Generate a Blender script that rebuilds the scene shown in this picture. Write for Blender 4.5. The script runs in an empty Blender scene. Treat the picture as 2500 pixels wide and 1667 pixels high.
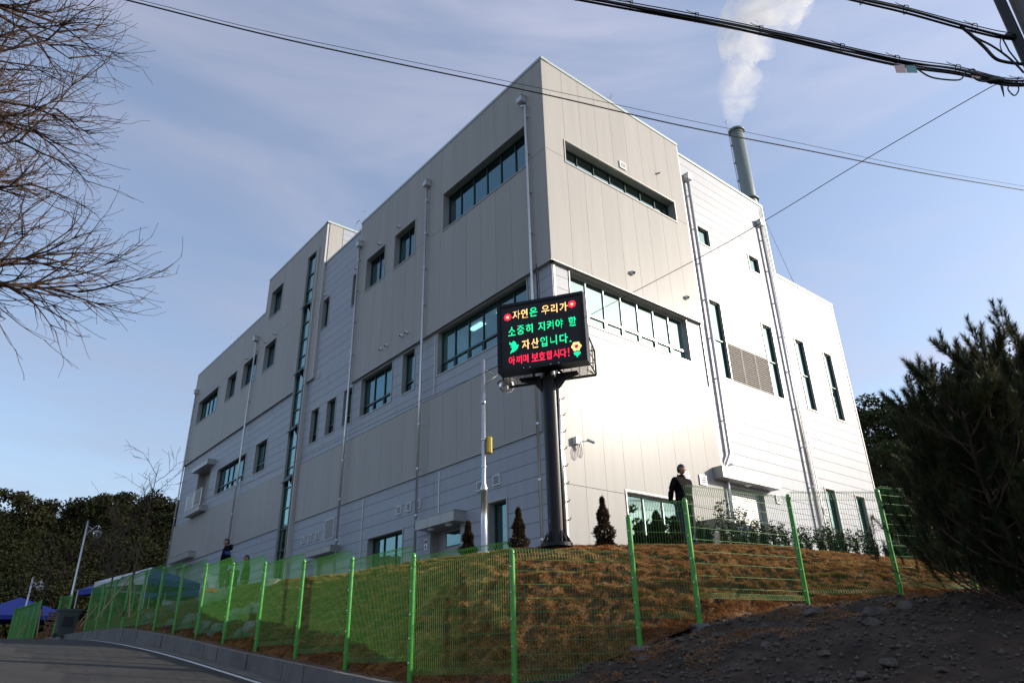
import bpy, bmesh, math, random
import numpy as np
from mathutils import Vector, Matrix, noise
random.seed(7); RNG = np.random.default_rng(7)
SC = bpy.context.scene
COL = SC.collection

# ------------------------------------------------------------------ camera
EYE = Vector((0, 0, 1.6))
YAW, PITCH, ROLL = 0.87431658, 0.426709431, -0.0247498276
_f = Vector((math.cos(PITCH)*math.cos(YAW), math.cos(PITCH)*math.sin(YAW), math.sin(PITCH)))
_r = Vector((math.sin(YAW), -math.cos(YAW), 0)); _u = _r.cross(_f)
_c, _s = math.cos(ROLL), math.sin(ROLL)
CR, CU = _c*_r + _s*_u, -_s*_r + _c*_u
cd = bpy.data.cameras.new('camera'); cam = bpy.data.objects.new('camera', cd); COL.objects.link(cam)
cd.sensor_width = 36; cd.lens = 1720.4/2500*36; cd.clip_end = 3000; cd.clip_start = 0.05
cam.matrix_world = Matrix(((CR.x, CU.x, -_f.x, EYE.x), (CR.y, CU.y, -_f.y, EYE.y), (CR.z, CU.z, -_f.z, EYE.z), (0, 0, 0, 1)))
SC.camera = cam

# ------------------------------------------------------------------ light
SUN_EL = math.radians(20.5)
SUN_AZ = math.atan2(-0.600, 0.742)          # direction towards the sun, in the x-y plane
SUN_STRENGTH, SKY_STRENGTH, EXPOSURE = 3.6, 0.15, 0.72
sd = bpy.data.lights.new('sun', 'SUN'); sd.energy = SUN_STRENGTH; sd.angle = math.radians(0.53); sd.color = (1.0, 0.9, 0.77)
so = bpy.data.objects.new('sun', sd); COL.objects.link(so)
sv = Vector((math.cos(SUN_EL)*math.cos(SUN_AZ), math.cos(SUN_EL)*math.sin(SUN_AZ), math.sin(SUN_EL)))
so.rotation_euler = sv.to_track_quat('Z', 'Y').to_euler()
so.location = (20, -20, 40)
W = bpy.data.worlds.new('World'); SC.world = W; W.use_nodes = True
nt = W.node_tree; N = nt.nodes; Lk = nt.links; N.clear()
out = N.new('ShaderNodeOutputWorld'); bg = N.new('ShaderNodeBackground'); bg.inputs[1].default_value = SKY_STRENGTH
sky = N.new('ShaderNodeTexSky'); sky.sky_type = 'NISHITA'; sky.sun_disc = False
sky.sun_elevation = SUN_EL; sky.sun_rotation = math.pi/2 - SUN_AZ; sky.air_density = 1.0; sky.dust_density = 1.2; sky.ozone_density = 1.5
tc = N.new('ShaderNodeTexCoord')
mp = N.new('ShaderNodeMapping'); mp.inputs['Rotation'].default_value = (0.25, -0.15, 0.5); mp.inputs['Scale'].default_value = (1.0, 1.6, 5.5)
n1 = N.new('ShaderNodeTexNoise'); n1.inputs['Scale'].default_value = 1.5; n1.inputs['Detail'].default_value = 7; n1.inputs['Roughness'].default_value = 0.52
n1.inputs['Distortion'].default_value = 0.5
rp = N.new('ShaderNodeValToRGB'); rp.color_ramp.elements[0].position = 0.36; rp.color_ramp.elements[1].position = 0.80
rp.color_ramp.interpolation = 'EASE'
mul = N.new('ShaderNodeMath'); mul.operation = 'MULTIPLY'; mul.inputs[1].default_value = 0.6
add = N.new('ShaderNodeMath'); add.operation = 'ADD'; add.inputs[1].default_value = 0.24; add.use_clamp = True
mx = N.new('ShaderNodeMixRGB'); mx.inputs[2].default_value = (1.95, 2.2, 3.05, 1)
Lk.new(tc.outputs['Generated'], mp.inputs[0]); Lk.new(mp.outputs[0], n1.inputs[0]); Lk.new(n1.outputs[0], rp.inputs[0])
dt = N.new('ShaderNodeVectorMath'); dt.operation = 'DOT_PRODUCT'; dt.inputs[1].default_value = tuple(sv)      # thin cloud is brighter towards the sun
mrs = N.new('ShaderNodeMapRange'); mrs.inputs[1].default_value = -1; mrs.inputs[2].default_value = 1; mrs.inputs[3].default_value = 0.62; mrs.inputs[4].default_value = 1.38
vsc = N.new('ShaderNodeVectorMath'); vsc.operation = 'SCALE'; vsc.inputs[0].default_value = (2.12, 2.2, 2.82)
Lk.new(tc.outputs['Generated'], dt.inputs[0]); Lk.new(dt.outputs['Value'], mrs.inputs[0]); Lk.new(mrs.outputs[0], vsc.inputs['Scale']); Lk.new(vsc.outputs[0], mx.inputs[2])
Lk.new(rp.outputs[0], mul.inputs[0]); Lk.new(mul.outputs[0], add.inputs[0]); Lk.new(add.outputs[0], mx.inputs[0]); Lk.new(sky.outputs[0], mx.inputs[1])
Lk.new(mx.outputs[0], bg.inputs[0]); Lk.new(bg.outputs[0], out.inputs[0])
SC.view_settings.view_transform = 'Standard'; SC.view_settings.look = 'None'
SC.view_settings.exposure = EXPOSURE; SC.view_settings.gamma = 1
SC.cycles.max_bounces = 6; SC.cycles.transparent_max_bounces = 24; SC.cycles.volume_bounces = 1

# ------------------------------------------------------------------ helpers
def ray(px, py):
    """direction through a point of the 2352-wide photograph"""
    k = 2500/2352.
    v = CR*((px*k-1250)/1720.4) + CU*(-(py*k-833.5)/1720.4) + _f
    return v.normalized()
def at_d(px, py, d):
    v = ray(px, py); return EYE + v*(d/math.hypot(v.x, v.y))
def at_z(px, py, z):
    v = ray(px, py); return EYE + v*((z-EYE.z)/v.z)

def mat(name, col, rough=0.6, metal=0.0, var=0.0, vscale=3.0, bump=0.0, bscale=30.0, spec=0.5, col2=None, stretch=None, coat=0.0, coat_rough=0.2, obj_rand=0.0, emit=None, estr=0.0, detail=5):
    m = bpy.data.materials.new(name); m.use_nodes = True
    n = m.node_tree.nodes; l = m.node_tree.links; b = n['Principled BSDF']
    b.inputs['Base Color'].default_value = (*col, 1); b.inputs['Roughness'].default_value = rough; b.inputs['Metallic'].default_value = metal
    b.inputs['Specular IOR Level'].default_value = spec; b.inputs['Coat Weight'].default_value = coat; b.inputs['Coat Roughness'].default_value = coat_rough
    if emit: b.inputs['Emission Color'].default_value = (*emit, 1); b.inputs['Emission Strength'].default_value = estr
    t = n.new('ShaderNodeTexCoord'); src = t.outputs['Object']
    if stretch:
        mp = n.new('ShaderNodeMapping'); mp.inputs['Scale'].default_value = stretch; l.new(src, mp.inputs[0]); src = mp.outputs[0]
    last = None
    if var > 0 or col2:
        nz = n.new('ShaderNodeTexNoise'); nz.inputs['Scale'].default_value = vscale; nz.inputs['Detail'].default_value = detail; nz.inputs['Roughness'].default_value = 0.6
        l.new(src, nz.inputs[0])
        r = n.new('ShaderNodeMapRange'); r.inputs[1].default_value = 0.35; r.inputs[2].default_value = 0.65; l.new(nz.outputs[0], r.inputs[0])
        mxx = n.new('ShaderNodeMixRGB'); c2 = col2 or tuple(max(0, c*(1-var)) for c in col)
        mxx.inputs[1].default_value = (*col, 1); mxx.inputs[2].default_value = (*c2, 1); l.new(r.outputs[0], mxx.inputs[0]); last = mxx.outputs[0]
    if obj_rand > 0:
        oi = n.new('ShaderNodeObjectInfo'); hs = n.new('ShaderNodeHueSaturation'); r2 = n.new('ShaderNodeMapRange')
        r2.inputs[3].default_value = 1-obj_rand; r2.inputs[4].default_value = 1+obj_rand; l.new(oi.outputs['Random'], r2.inputs[0]); l.new(r2.outputs[0], hs.inputs['Value'])
        if last is None: hs.inputs['Color'].default_value = (*col, 1)
        else: l.new(last, hs.inputs['Color'])
        last = hs.outputs[0]
    if last is not None: l.new(last, b.inputs['Base Color'])
    if bump > 0:
        nb = n.new('ShaderNodeTexNoise'); nb.inputs['Scale'].default_value = bscale; nb.inputs['Detail'].default_value = 4; l.new(src, nb.inputs[0])
        bp = n.new('ShaderNodeBump'); bp.inputs['Strength'].default_value = bump; bp.inputs['Distance'].default_value = 0.02; l.new(nb.outputs[0], bp.inputs['Height']); l.new(bp.outputs[0], b.inputs['Normal'])
    return m

def glass_mat(name, tint, refl, fac, rough=0.0):
    m = bpy.data.materials.new(name); m.use_nodes = True
    n = m.node_tree.nodes; l = m.node_tree.links; n.remove(n['Principled BSDF'])
    o = n['Material Output']; tr = n.new('ShaderNodeBsdfTransparent'); tr.inputs[0].default_value = (*tint, 1)
    gl = n.new('ShaderNodeBsdfGlossy'); gl.inputs[0].default_value = (*refl, 1); gl.inputs['Roughness'].default_value = rough
    fr = n.new('ShaderNodeLayerWeight'); fr.inputs[0].default_value = 0.25
    mr = n.new('ShaderNodeMapRange'); mr.inputs[3].default_value = fac; mr.inputs[4].default_value = 1.0
    l.new(fr.outputs['Fresnel'], mr.inputs[0])
    tcx = n.new('ShaderNodeTexCoord'); nb = n.new('ShaderNodeTexNoise'); nb.inputs['Scale'].default_value = 0.7; nb.inputs['Detail'].default_value = 1; l.new(tcx.outputs['Object'], nb.inputs[0])
    bp = n.new('ShaderNodeBump'); bp.inputs['Strength'].default_value = 0.12; bp.inputs['Distance'].default_value = 0.05; l.new(nb.outputs[0], bp.inputs['Height']); l.new(bp.outputs[0], gl.inputs['Normal'])
    mi = n.new('ShaderNodeMixShader'); l.new(mr.outputs[0], mi.inputs[0]); l.new(tr.outputs[0], mi.inputs[1]); l.new(gl.outputs[0], mi.inputs[2]); l.new(mi.outputs[0], o.inputs[0])
    return m

M = {}
M['beige'] = mat('beige_metal_panel', (0.352, 0.345, 0.328), 0.6, 0.0, var=0.07, vscale=1.6, stretch=(2.2, 2.2, .16), bump=0.05, bscale=1.3, obj_rand=0.03, coat=0.14, coat_rough=0.27, spec=0.2)
M['silver'] = mat('silver_metal_panel', (0.325, 0.352, 0.40), 0.58, 0.0, var=0.08, vscale=1.6, stretch=(2.2, 2.2, .16), bump=0.06, bscale=1.0, obj_rand=0.035, coat=0.24, coat_rough=0.38, spec=0.35)
M['backing'] = mat('dark_joint', (0.05, 0.05, 0.055), 0.8)
M['trim'] = mat('pale_metal_trim', (0.50, 0.49, 0.47), 0.35, 0.3)
M['reveal'] = mat('reveal_metal', (0.36, 0.36, 0.345), 0.4, 0.3, var=0.05)
M['coping'] = mat('coping_metal', (0.40, 0.47, 0.44), 0.35, 0.4)
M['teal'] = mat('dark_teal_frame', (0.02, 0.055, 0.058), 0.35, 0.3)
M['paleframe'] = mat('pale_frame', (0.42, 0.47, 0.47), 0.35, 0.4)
M['glass'] = glass_mat('window_glass', (0.14, 0.30, 0.32), (0.42, 0.66, 0.70), 0.30)
M['glass2'] = glass_mat('reflective_window_glass', (0.10, 0.2, 0.2), (0.36, 0.50, 0.48), 0.75)
M['glass3'] = glass_mat('stair_window_glass', (0.2, 0.36, 0.36), (0.38, 0.60, 0.60), 0.55)
M['blind'] = mat('roller_blind', (0.42, 0.42, 0.40), 0.8)
M['room'] = mat('room_paint', (0.45, 0.45, 0.42), 0.9, var=0.05)
M['lamp_panel'] = mat('ceiling_light_panel', (0.9, 0.9, 0.9), 0.5, emit=(1, 1, 0.96), estr=3.0)
M['steel'] = mat('stainless_steel', (0.62, 0.62, 0.62), 0.25, 0.9, var=0.06, vscale=6)
M['pipe'] = mat('downpipe_steel', (0.60, 0.60, 0.60), 0.28, 0.75, var=0.08, vscale=2)
M['hopper'] = mat('hopper_metal', (0.50, 0.53, 0.53), 0.35, 0.5)
M['white'] = mat('white_plastic', (0.75, 0.75, 0.73), 0.4)
M['louvre'] = mat('louvre_white', (0.60, 0.61, 0.62), 0.45, 0.2)
M['louvre_dark'] = mat('louvre_bronze', (0.17, 0.145, 0.125), 0.6)
M['dark'] = mat('dark_cavity', (0.012, 0.012, 0.014), 0.7)
M['black'] = mat('black_cabinet_paint', (0.009, 0.010, 0.014), 0.38, 0.0, var=0.2, coat=0.0, spec=0.3)
M['screen'] = mat('black_led_screen', (0.006, 0.006, 0.006), 0.55, bump=0.1, bscale=90)
M['door'] = mat('grey_door', (0.30, 0.30, 0.31), 0.45, 0.1)
M['chimney'] = mat('grey_green_stack', (0.20, 0.245, 0.235), 0.42, 0.2, var=0.15, vscale=0.7, stretch=(1, 1, .3))
M['green'] = mat('green_fence_paint', (0.05, 0.33, 0.03), 0.32, 0.0, var=0.12, vscale=2, coat=0.3, spec=0.5)
M['wire'] = mat('green_wire_paint', (0.065, 0.265, 0.04), 0.4)
M['bolt'] = mat('white_bolt_cap', (0.7, 0.7, 0.68), 0.3, 0.5)
M['concrete'] = mat('kerb_concrete', (0.17, 0.158, 0.148), 0.85, var=0.25, vscale=2.5, bump=0.4, bscale=25, obj_rand=0.07)
M['gutter'] = mat('gutter_concrete', (0.15, 0.138, 0.115), 0.9, var=0.4, vscale=1.5, bump=0.3, bscale=30)
M['asphalt'] = mat('asphalt', (0.020, 0.0195, 0.019), 0.9, col2=(0.040, 0.035, 0.030), vscale=1.0, bump=0.7, bscale=120)
M['line'] = mat('white_road_paint', (0.62, 0.62, 0.60), 0.6, var=0.3, vscale=6)
M['dirt'] = mat('dirt', (0.020, 0.0125, 0.008), 0.95, col2=(0.056, 0.033, 0.019), vscale=1.8, bump=1.0, bscale=14, detail=9)
M['soil_slope'] = mat('slope_soil', (0.055, 0.032, 0.018), 0.95, col2=(0.15, 0.068, 0.024), vscale=5, bump=1.0, bscale=22)
M['paving'] = mat('yard_paving', (0.22, 0.21, 0.20), 0.9, var=0.25, vscale=1.0)
M['hill'] = mat('hill_ground', (0.055, 0.038, 0.022), 0.95, col2=(0.10, 0.055, 0.032), vscale=0.12)
M['far'] = mat('far_ground', (0.08, 0.07, 0.05), 0.95, var=0.3, vscale=0.05)
M['rock'] = mat('grey_rock', (0.045, 0.037, 0.030), 0.85, col2=(0.12, 0.10, 0.082), vscale=4, bump=0.8, bscale=9, obj_rand=0.15)
M['pebble'] = mat('pebbles', (0.035, 0.028, 0.022), 0.85, col2=(0.13, 0.105, 0.085), vscale=9)
M['boulder'] = mat('boulder_rock', (0.10, 0.105, 0.095), 0.9, col2=(0.19, 0.185, 0.165), vscale=3, bump=0.8, bscale=7, obj_rand=0.15)
M['bark'] = mat('bare_bark', (0.045, 0.028, 0.022), 0.9, col2=(0.085, 0.05, 0.036), vscale=6)
M['pinebark'] = mat('pine_bark', (0.05, 0.032, 0.022), 0.9, col2=(0.10, 0.06, 0.04), vscale=8)
M['blackrubber'] = mat('black_cable', (0.008, 0.008, 0.009), 0.45)
M['poleconc'] = mat('pole_concrete', (0.14, 0.13, 0.115), 0.9, var=0.3, vscale=3, bump=0.4)
M['gold'] = mat('gold_box', (0.45, 0.33, 0.06), 0.35, 0.6)
M['hair'] = mat('black_hair', (0.012, 0.010, 0.009), 0.5)
M['skin'] = mat('skin', (0.38, 0.20, 0.13), 0.55)
M['coat'] = mat('black_cloth', (0.006, 0.0055, 0.006), 0.9, spec=0.15, bump=0.3, bscale=14)
M['navy'] = mat('navy_cloth', (0.01, 0.03, 0.20), 0.7)
M['greytrouser'] = mat('charcoal_cloth', (0.022, 0.021, 0.024), 0.85)
M['shoe'] = mat('black_shoe', (0.01, 0.01, 0.01), 0.4)
M['shirt'] = mat('white_shirt', (0.6, 0.6, 0.62), 0.7)
M['carpaint'] = mat('dark_car_paint', (0.012, 0.013, 0.016), 0.25, coat=1.0, coat_rough=0.05)
M['carglass'] = mat('car_glass', (0.01, 0.013, 0.015), 0.05)
M['tyre'] = mat('tyre', (0.012, 0.012, 0.012), 0.85)
M['tentblue'] = mat('blue_canvas', (0.015, 0.04, 0.30), 0.7, var=0.15)
M['tentwhite'] = mat('white_canvas', (0.6, 0.62, 0.64), 0.7, var=0.08)
M['wood'] = mat('brown_wood', (0.15, 0.07, 0.03), 0.8, var=0.35, vscale=8)
M['bamboo'] = mat('stake_wood', (0.35, 0.25, 0.14), 0.8)
M['bin'] = mat('grey_green_plastic', (0.05, 0.07, 0.068), 0.5)
M['orange'] = mat('orange_plastic', (0.65, 0.13, 0.04), 0.5)
M['pinktag'] = mat('pink_tag', (0.70, 0.48, 0.45), 0.6)
M['bluetag'] = mat('teal_tag', (0.20, 0.38, 0.40), 0.6)

def leaf_mat(name, c1, c2, c3, scale=1.5, rough=0.5, trans=0.25, spec=0.3):
    m = bpy.data.materials.new(name); m.use_nodes = True
    n = m.node_tree.nodes; l = m.node_tree.links; b = n['Principled BSDF']; b.inputs['Roughness'].default_value = rough; b.inputs['Specular IOR Level'].default_value = spec
    t = n.new('ShaderNodeTexCoord'); nz = n.new('ShaderNodeTexNoise'); nz.inputs['Scale'].default_value = scale; nz.inputs['Detail'].default_value = 8 if scale > .15 else 3; nz.inputs['Roughness'].default_value = 0.75
    l.new(t.outputs['Object'], nz.inputs[0]); r = n.new('ShaderNodeValToRGB'); e = r.color_ramp.elements
    e[0].position = 0.36; e[0].color = (*c1, 1); e[1].position = 0.64; e[1].color = (*c3, 1); k = e.new(0.5); k.color = (*c2, 1)
    l.new(nz.outputs[0], r.inputs[0]); l.new(r.outputs[0], b.inputs['Base Color'])
    if trans > 0:
        tr = n.new('ShaderNodeBsdfTranslucent'); l.new(r.outputs[0], tr.inputs[0]); mi = n.new('ShaderNodeMixShader'); mi.inputs[0].default_value = trans
        l.new(b.outputs[0], mi.inputs[1]); l.new(tr.outputs[0], mi.inputs[2]); l.new(mi.outputs[0], n['Material Output'].inputs[0])
    return m
M['needle'] = leaf_mat('pine_needles', (0.012, 0.022, 0.008), (0.032, 0.042, 0.014), (0.10, 0.088, 0.026), 1.3)  # brightest yellowish tone puts sunlit tips into the colour, scattered by noise
M['forest'] = leaf_mat('forest_foliage', (0.010, 0.014, 0.005), (0.017, 0.021, 0.008), (0.024, 0.023, 0.010), 0.10, 0.8, 0.15, 0.1)
M['fpine'] = leaf_mat('far_pine_needles', (0.018, 0.030, 0.014), (0.035, 0.05, 0.02), (0.06, 0.065, 0.025), 0.6, 0.7, 0.15, 0.1)
M['cone'] = leaf_mat('yew_leaves', (0.020, 0.012, 0.006), (0.04, 0.028, 0.012), (0.075, 0.045, 0.02), 5, 0.5, 0.2)
M['shrub'] = leaf_mat('shrub_leaves', (0.012, 0.018, 0.007), (0.026, 0.034, 0.012), (0.09, 0.08, 0.02), 4, 0.3, 0.18, 0.5)
M['turf'] = leaf_mat('dry_turf', (0.16, 0.07, 0.026), (0.36, 0.17, 0.066), (0.50, 0.31, 0.135), 2.2, 0.8, 0.3, 0.1)
M['scrub'] = leaf_mat('brown_scrub', (0.06, 0.025, 0.015), (0.12, 0.05, 0.03), (0.16, 0.085, 0.045), 0.5, 0.9, 0.2, 0.1)

# turf turns greener and yellower along the slope to the north
def tune_turf():
    n = M['turf'].node_tree.nodes; l = M['turf'].node_tree.links
    r = [q for q in n if q.type == 'VALTORGB'][0]; tc = [q for q in n if q.type == 'TEX_COORD'][0]
    sx = n.new('ShaderNodeSeparateXYZ'); g = n.new('ShaderNodeNewGeometry'); l.new(g.outputs['Position'], sx.inputs[0])
    mr = n.new('ShaderNodeMapRange'); mr.inputs[1].default_value = 15.0; mr.inputs[2].default_value = 25; l.new(sx.outputs[1], mr.inputs[0])
    hs = n.new('ShaderNodeMixRGB'); hs.blend_type = 'MULTIPLY'; hs.inputs[2].default_value = (0.80, 0.96, 0.80, 1); l.new(mr.outputs[0], hs.inputs[0]); l.new(r.outputs[0], hs.inputs[1])
    for q in list(l):
        if q.from_node == r and q.to_node != hs: l.new(hs.outputs[0], q.to_socket)
tune_turf()

def build_pieces(mb, name, m, parent):
    # every box of the list becomes a part of its own (8 points, 6 faces each)
    for k in range(len(mb.v)//8):
        q = MB(); q.hexa(mb.v[8*k:8*k+8]); q.build(name, m, parent)
class MB:
    def __init__(s): s.v = []; s.f = []; s.mi = []; s.m = 0; s.smooth = False
    def quad(s, a, b, c, d):
        n = len(s.v); s.v += [tuple(a), tuple(b), tuple(c), tuple(d)]; s.f.append((n, n+1, n+2, n+3)); s.mi.append(s.m)
    def poly(s, pts):
        n = len(s.v); s.v += [tuple(p) for p in pts]; s.f.append(tuple(range(n, n+len(pts)))); s.mi.append(s.m)
    def hexa(s, p):
        n = len(s.v); s.v += [tuple(q) for q in p]
        for f in ((0, 3, 2, 1), (4, 5, 6, 7), (0, 1, 5, 4), (1, 2, 6, 5), (2, 3, 7, 6), (3, 0, 4, 7)): s.f.append(tuple(n+i for i in f)); s.mi.append(s.m)
    def box(s, x0, x1, y0, y1, z0, z1):
        s.hexa([(x0, y0, z0), (x1, y0, z0), (x1, y1, z0), (x0, y1, z0), (x0, y0, z1), (x1, y0, z1), (x1, y1, z1), (x0, y1, z1)])
    def tube(s, pts, r, sides=8, cap=True, up=None):
        pts = [Vector(p) for p in pts]; R = r if isinstance(r, (list, tuple)) else [r]*len(pts)
        n0 = len(s.v); a = None
        for i, p in enumerate(pts):
            t = (pts[min(i+1, len(pts)-1)] - pts[max(i-1, 0)])
            if t.length < 1e-9: t = Vector((0, 0, 1))
            t.normalize()
            if a is None: a = t.orthogonal().normalized()
            a = (a - t*a.dot(t)); a = a.normalized() if a.length > 1e-6 else t.orthogonal().normalized()
            b = t.cross(a)
            for k in range(sides):
                th = 2*math.pi*k/sides; s.v.append(tuple(p + (a*math.cos(th)+b*math.sin(th))*R[i]))
        for i in range(len(pts)-1):
            for k in range(sides):
                k2 = (k+1) % sides; A = n0+i*sides
                s.f.append((A+k, A+k2, A+sides+k2, A+sides+k)); s.mi.append(s.m)
        if cap:
            s.f.append(tuple(n0+k for k in range(sides))[::-1]); s.mi.append(s.m)
            e = n0+(len(pts)-1)*sides; s.f.append(tuple(e+k for k in range(sides))); s.mi.append(s.m)
    def lathe(s, c, prof, sides=20):
        n0 = len(s.v)
        for r, z in prof:
            for k in range(sides):
                th = 2*math.pi*k/sides; s.v.append((c[0]+r*math.cos(th), c[1]+r*math.sin(th), c[2]+z))
        for i in range(len(prof)-1):
            for k in range(sides):
                k2 = (k+1) % sides; A = n0+i*sides
                s.f.append((A+k, A+k2, A+sides+k2, A+sides+k)); s.mi.append(s.m)
    def build(s, name, mats, parent=None, origin=None, smooth=None, label=None):
        if not isinstance(mats, (list, tuple)): mats = [mats]
        o0 = Vector(origin) if origin is not None else (Vector(parent['_o']) if parent is not None else Vector((0, 0, 0)))
        me = bpy.data.meshes.new(name)
        me.from_pydata([(a-o0.x, b-o0.y, c-o0.z) for a, b, c in s.v], [], s.f)
        for m in mats: me.materials.append(m)
        if len(mats) > 1: me.polygons.foreach_set('material_index', s.mi)
        if smooth if smooth is not None else s.smooth:
            me.polygons.foreach_set('use_smooth', [True]*len(me.polygons)); me.update()
        o = bpy.data.objects.new(name, me); COL.objects.link(o)
        if parent is not None: o.parent = parent
        else: o.location = o0
        o['_o'] = tuple(o0)
        if parent is not None: o.location = o0 - Vector(parent['_o'])
        if label: o['label'] = label
        return o
def npmesh(name, verts, tris, m, parent=None, k=3, smooth=False, origin=(0, 0, 0)):
    """verts (n,3), tris (m,k) arrays"""
    verts = np.asarray(verts, np.float32) - np.array(parent['_o'] if parent is not None else origin, np.float32)
    me = bpy.data.meshes.new(name); nv, nf = len(verts), len(tris)
    me.vertices.add(nv); me.vertices.foreach_set('co', verts.ravel()); me.loops.add(nf*k); me.loops.foreach_set('vertex_index', np.asarray(tris, np.int32).ravel())
    me.polygons.add(nf); me.polygons.foreach_set('loop_start', np.arange(0, nf*k, k, dtype=np.int32)); me.polygons.foreach_set('loop_total', np.full(nf, k, np.int32))
    if smooth: me.polygons.foreach_set('use_smooth', np.ones(nf, bool))
    me.materials.append(m); me.update(calc_edges=True); me.validate()
    o = bpy.data.objects.new(name, me); COL.objects.link(o)
    if parent is not None: o.parent = parent
    else: o.location = origin
    o['_o'] = tuple(parent['_o'] if parent is not None else origin)
    return o
def tag(o, label=None, cat=None, group=None, kind=None):
    if label: o['label'] = label
    if cat: o['category'] = cat
    if group: o['group'] = group
    if kind: o['kind'] = kind
    return o
def empty(name, loc, label, cat, group=None):
    o = bpy.data.objects.new(name, None); COL.objects.link(o); o.location = loc; o['_o'] = tuple(loc); o.empty_display_size = 0.3
    return tag(o, label, cat, group)
def copy_tree(o, parent=None):
    c = o.copy(); COL.objects.link(c)
    if parent is not None: c.parent = parent
    for ch in list(o.children): copy_tree(ch, c)
    return c

# ------------------------------------------------------------------ terrain data
P = 4.0                                     # level of the yard
ROADX = 6.3
_ry = [-60, -20, 0, 10, 14, 20, 24, 28, 32, 36, 40, 46, 60, 90]
_rz = [-3.0, -1.6, 0.0, 0.93, 1.33, 1.93, 2.27, 2.55, 2.77, 2.92, 3.0, 3.0, 2.8, 2.2]
def zroad(y):
    # smoothed
    return sum(np.interp(y+d, _ry, _rz) for d in (-2, -1, 0, 1, 2))/5.0
_fy = [-60, -10, 0, 8.85, 11.3, 13.4, 16.06, 18.4, 20.7, 22.7, 25, 27.4, 29.9, 38, 43, 49, 60, 90]
_fz = [-2.7, -.7, 0.3, 1.14, 1.34, 1.53, 1.77, 1.98, 2.22, 2.41, 2.61, 2.81, 2.99, 3.15, 3.2, 3.35, 3.6, 3.9]
def zverge(y): return float(np.interp(y, _fy, _fz))
TP = [(0, 0, 0), (3, 0, .05), (5, 2, .35), (7.0, 4.0, 1.0), (6.9, 2, .45), (9, 5.5, 1.65), (10.5, 3.4, 1.95), (8.5, 3, 1.3), (7.29, 8.85, 1.14), (9.31, 8.15, 1.76), (10.31, 7.69, 2.08), (12.96, 7.21, 2.38), (14.53, 6.18, 2.49),
      (17, 5.2, 2.6), (20, 4.5, 2.75), (30, 4, 3.1), (6.95, 0, .3), (6.95, 11.2, 1.34), (6.95, 6, .86), (20, -5, 2.4), (10, -5, 1.0), (30, -12, 2.8), (6.95, -15, -1.1), (45, 3, 4), (45, -15, 5), (60, -20, 6), (18, 0, 2.7), (14, 2, 2.4)]
_tp = np.array(TP)
def _phi(r): return np.where(r > 1e-9, r*r*np.log(r+1e-12), 0)
_n = len(_tp); _K = _phi(np.hypot(_tp[:, None, 0]-_tp[None, :, 0], _tp[:, None, 1]-_tp[None, :, 1])); _Q = np.c_[np.ones(_n), _tp[:, :2]]
_A = np.block([[_K+np.eye(_n)*0.3, _Q], [_Q.T, np.zeros((3, 3))]]); _w = np.linalg.solve(_A, np.r_[_tp[:, 2], 0, 0, 0])
def tps(x, y):
    x = np.asarray(x, float); y = np.asarray(y, float)
    r = np.hypot(x[..., None]-_tp[:, 0], y[..., None]-_tp[:, 1])
    return _phi(r)@_w[:_n] + _w[_n] + _w[_n+1]*x + _w[_n+2]*y
def zfoot(x, y):
    """ground at the foot of the bank, where the fence stands"""
    t = min(1, max(0, (x-6.95)/0.8))
    return (1-t)*zverge(y) + t*float(tps(x, y))

# matching points along the fence (foot) and along the top of the bank (crest)
STN = [((6.95, 60), (7.6, 60)), ((6.95, 50), (7.4, 48)), ((6.95, 42), (7.75, 40.3)), ((6.95, 37), (8.05, 35.4)), ((6.95, 33), (8.45, 32)), ((6.95, 29), (8.5, 28)), ((6.95, 25.5), (8.25, 24.4)), ((6.95, 23.2), (8.6, 22.3)),
       ((6.95, 21.4), (9.1, 20.8)), ((6.95, 19.6), (9.8, 19.3)), ((6.95, 17.4), (9.9, 17.1)), ((6.95, 15.2), (10.2, 15.4)), ((6.95, 13.2), (10.65, 14.3)), ((6.95, 11.3), (10.9, 12.9)), ((7.29, 9.2), (11.65, 12.1)),
       ((9.31, 8.15), (12.55, 11.5)), ((10.4, 7.7), (14.1, 10.45)), ((12.96, 7.21), (15.35, 9.85)), ((14.53, 6.18), (16.5, 9.65)), ((16.2, 5.5), (17.8, 9.7)), ((18, 5.0), (19.1, 9.55)), ((20.5, 4.4), (21, 9.5)), ((26, 4.1), (27, 9.3)), ((45, 3), (45, 9))]
def stations(n):
    A = np.array([a for a, b in STN], float); B = np.array([b for a, b in STN], float)
    s = np.r_[0, np.cumsum(np.hypot(*(np.diff((A+B)/2, axis=0).T)))]
    # fewer stations far away
    u = np.concatenate([np.linspace(0, s[5], int(n*.22), endpoint=False), np.linspace(s[5], s[20], int(n*.68), endpoint=False), np.linspace(s[20], s[-1], int(n*.10))])
    def sm(V):
        v = np.stack([np.interp(u, s, V[:, i]) for i in (0, 1)], 1)
        return v
    A2, B2 = sm(A), sm(B)
    # soften the crest line
    k = np.ones(9)/9
    for i in (0, 1):
        B2[4:-4, i] = np.convolve(B2[:, i], k, 'valid')
    return A2, B2
def bank_z(zf, t): return zf + (P-zf)*(math.sin(t*math.pi/2)*0.62 + t*0.38)

# ------------------------------------------------------------------ ground pieces
def grid_obj(name, X, Y, Z, m, kind, label=None, smooth=True):
    h, w = X.shape; v = np.stack([X, Y, Z], -1).reshape(-1, 3)
    i = np.arange(h*w).reshape(h, w); q = np.stack([i[:-1, :-1], i[1:, :-1], i[1:, 1:], i[:-1, 1:]], -1).reshape(-1, 4)
    o = npmesh(name, v, q, m, k=4, smooth=smooth); o['kind'] = kind
    if label: o['label'] = label
    return o
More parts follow.
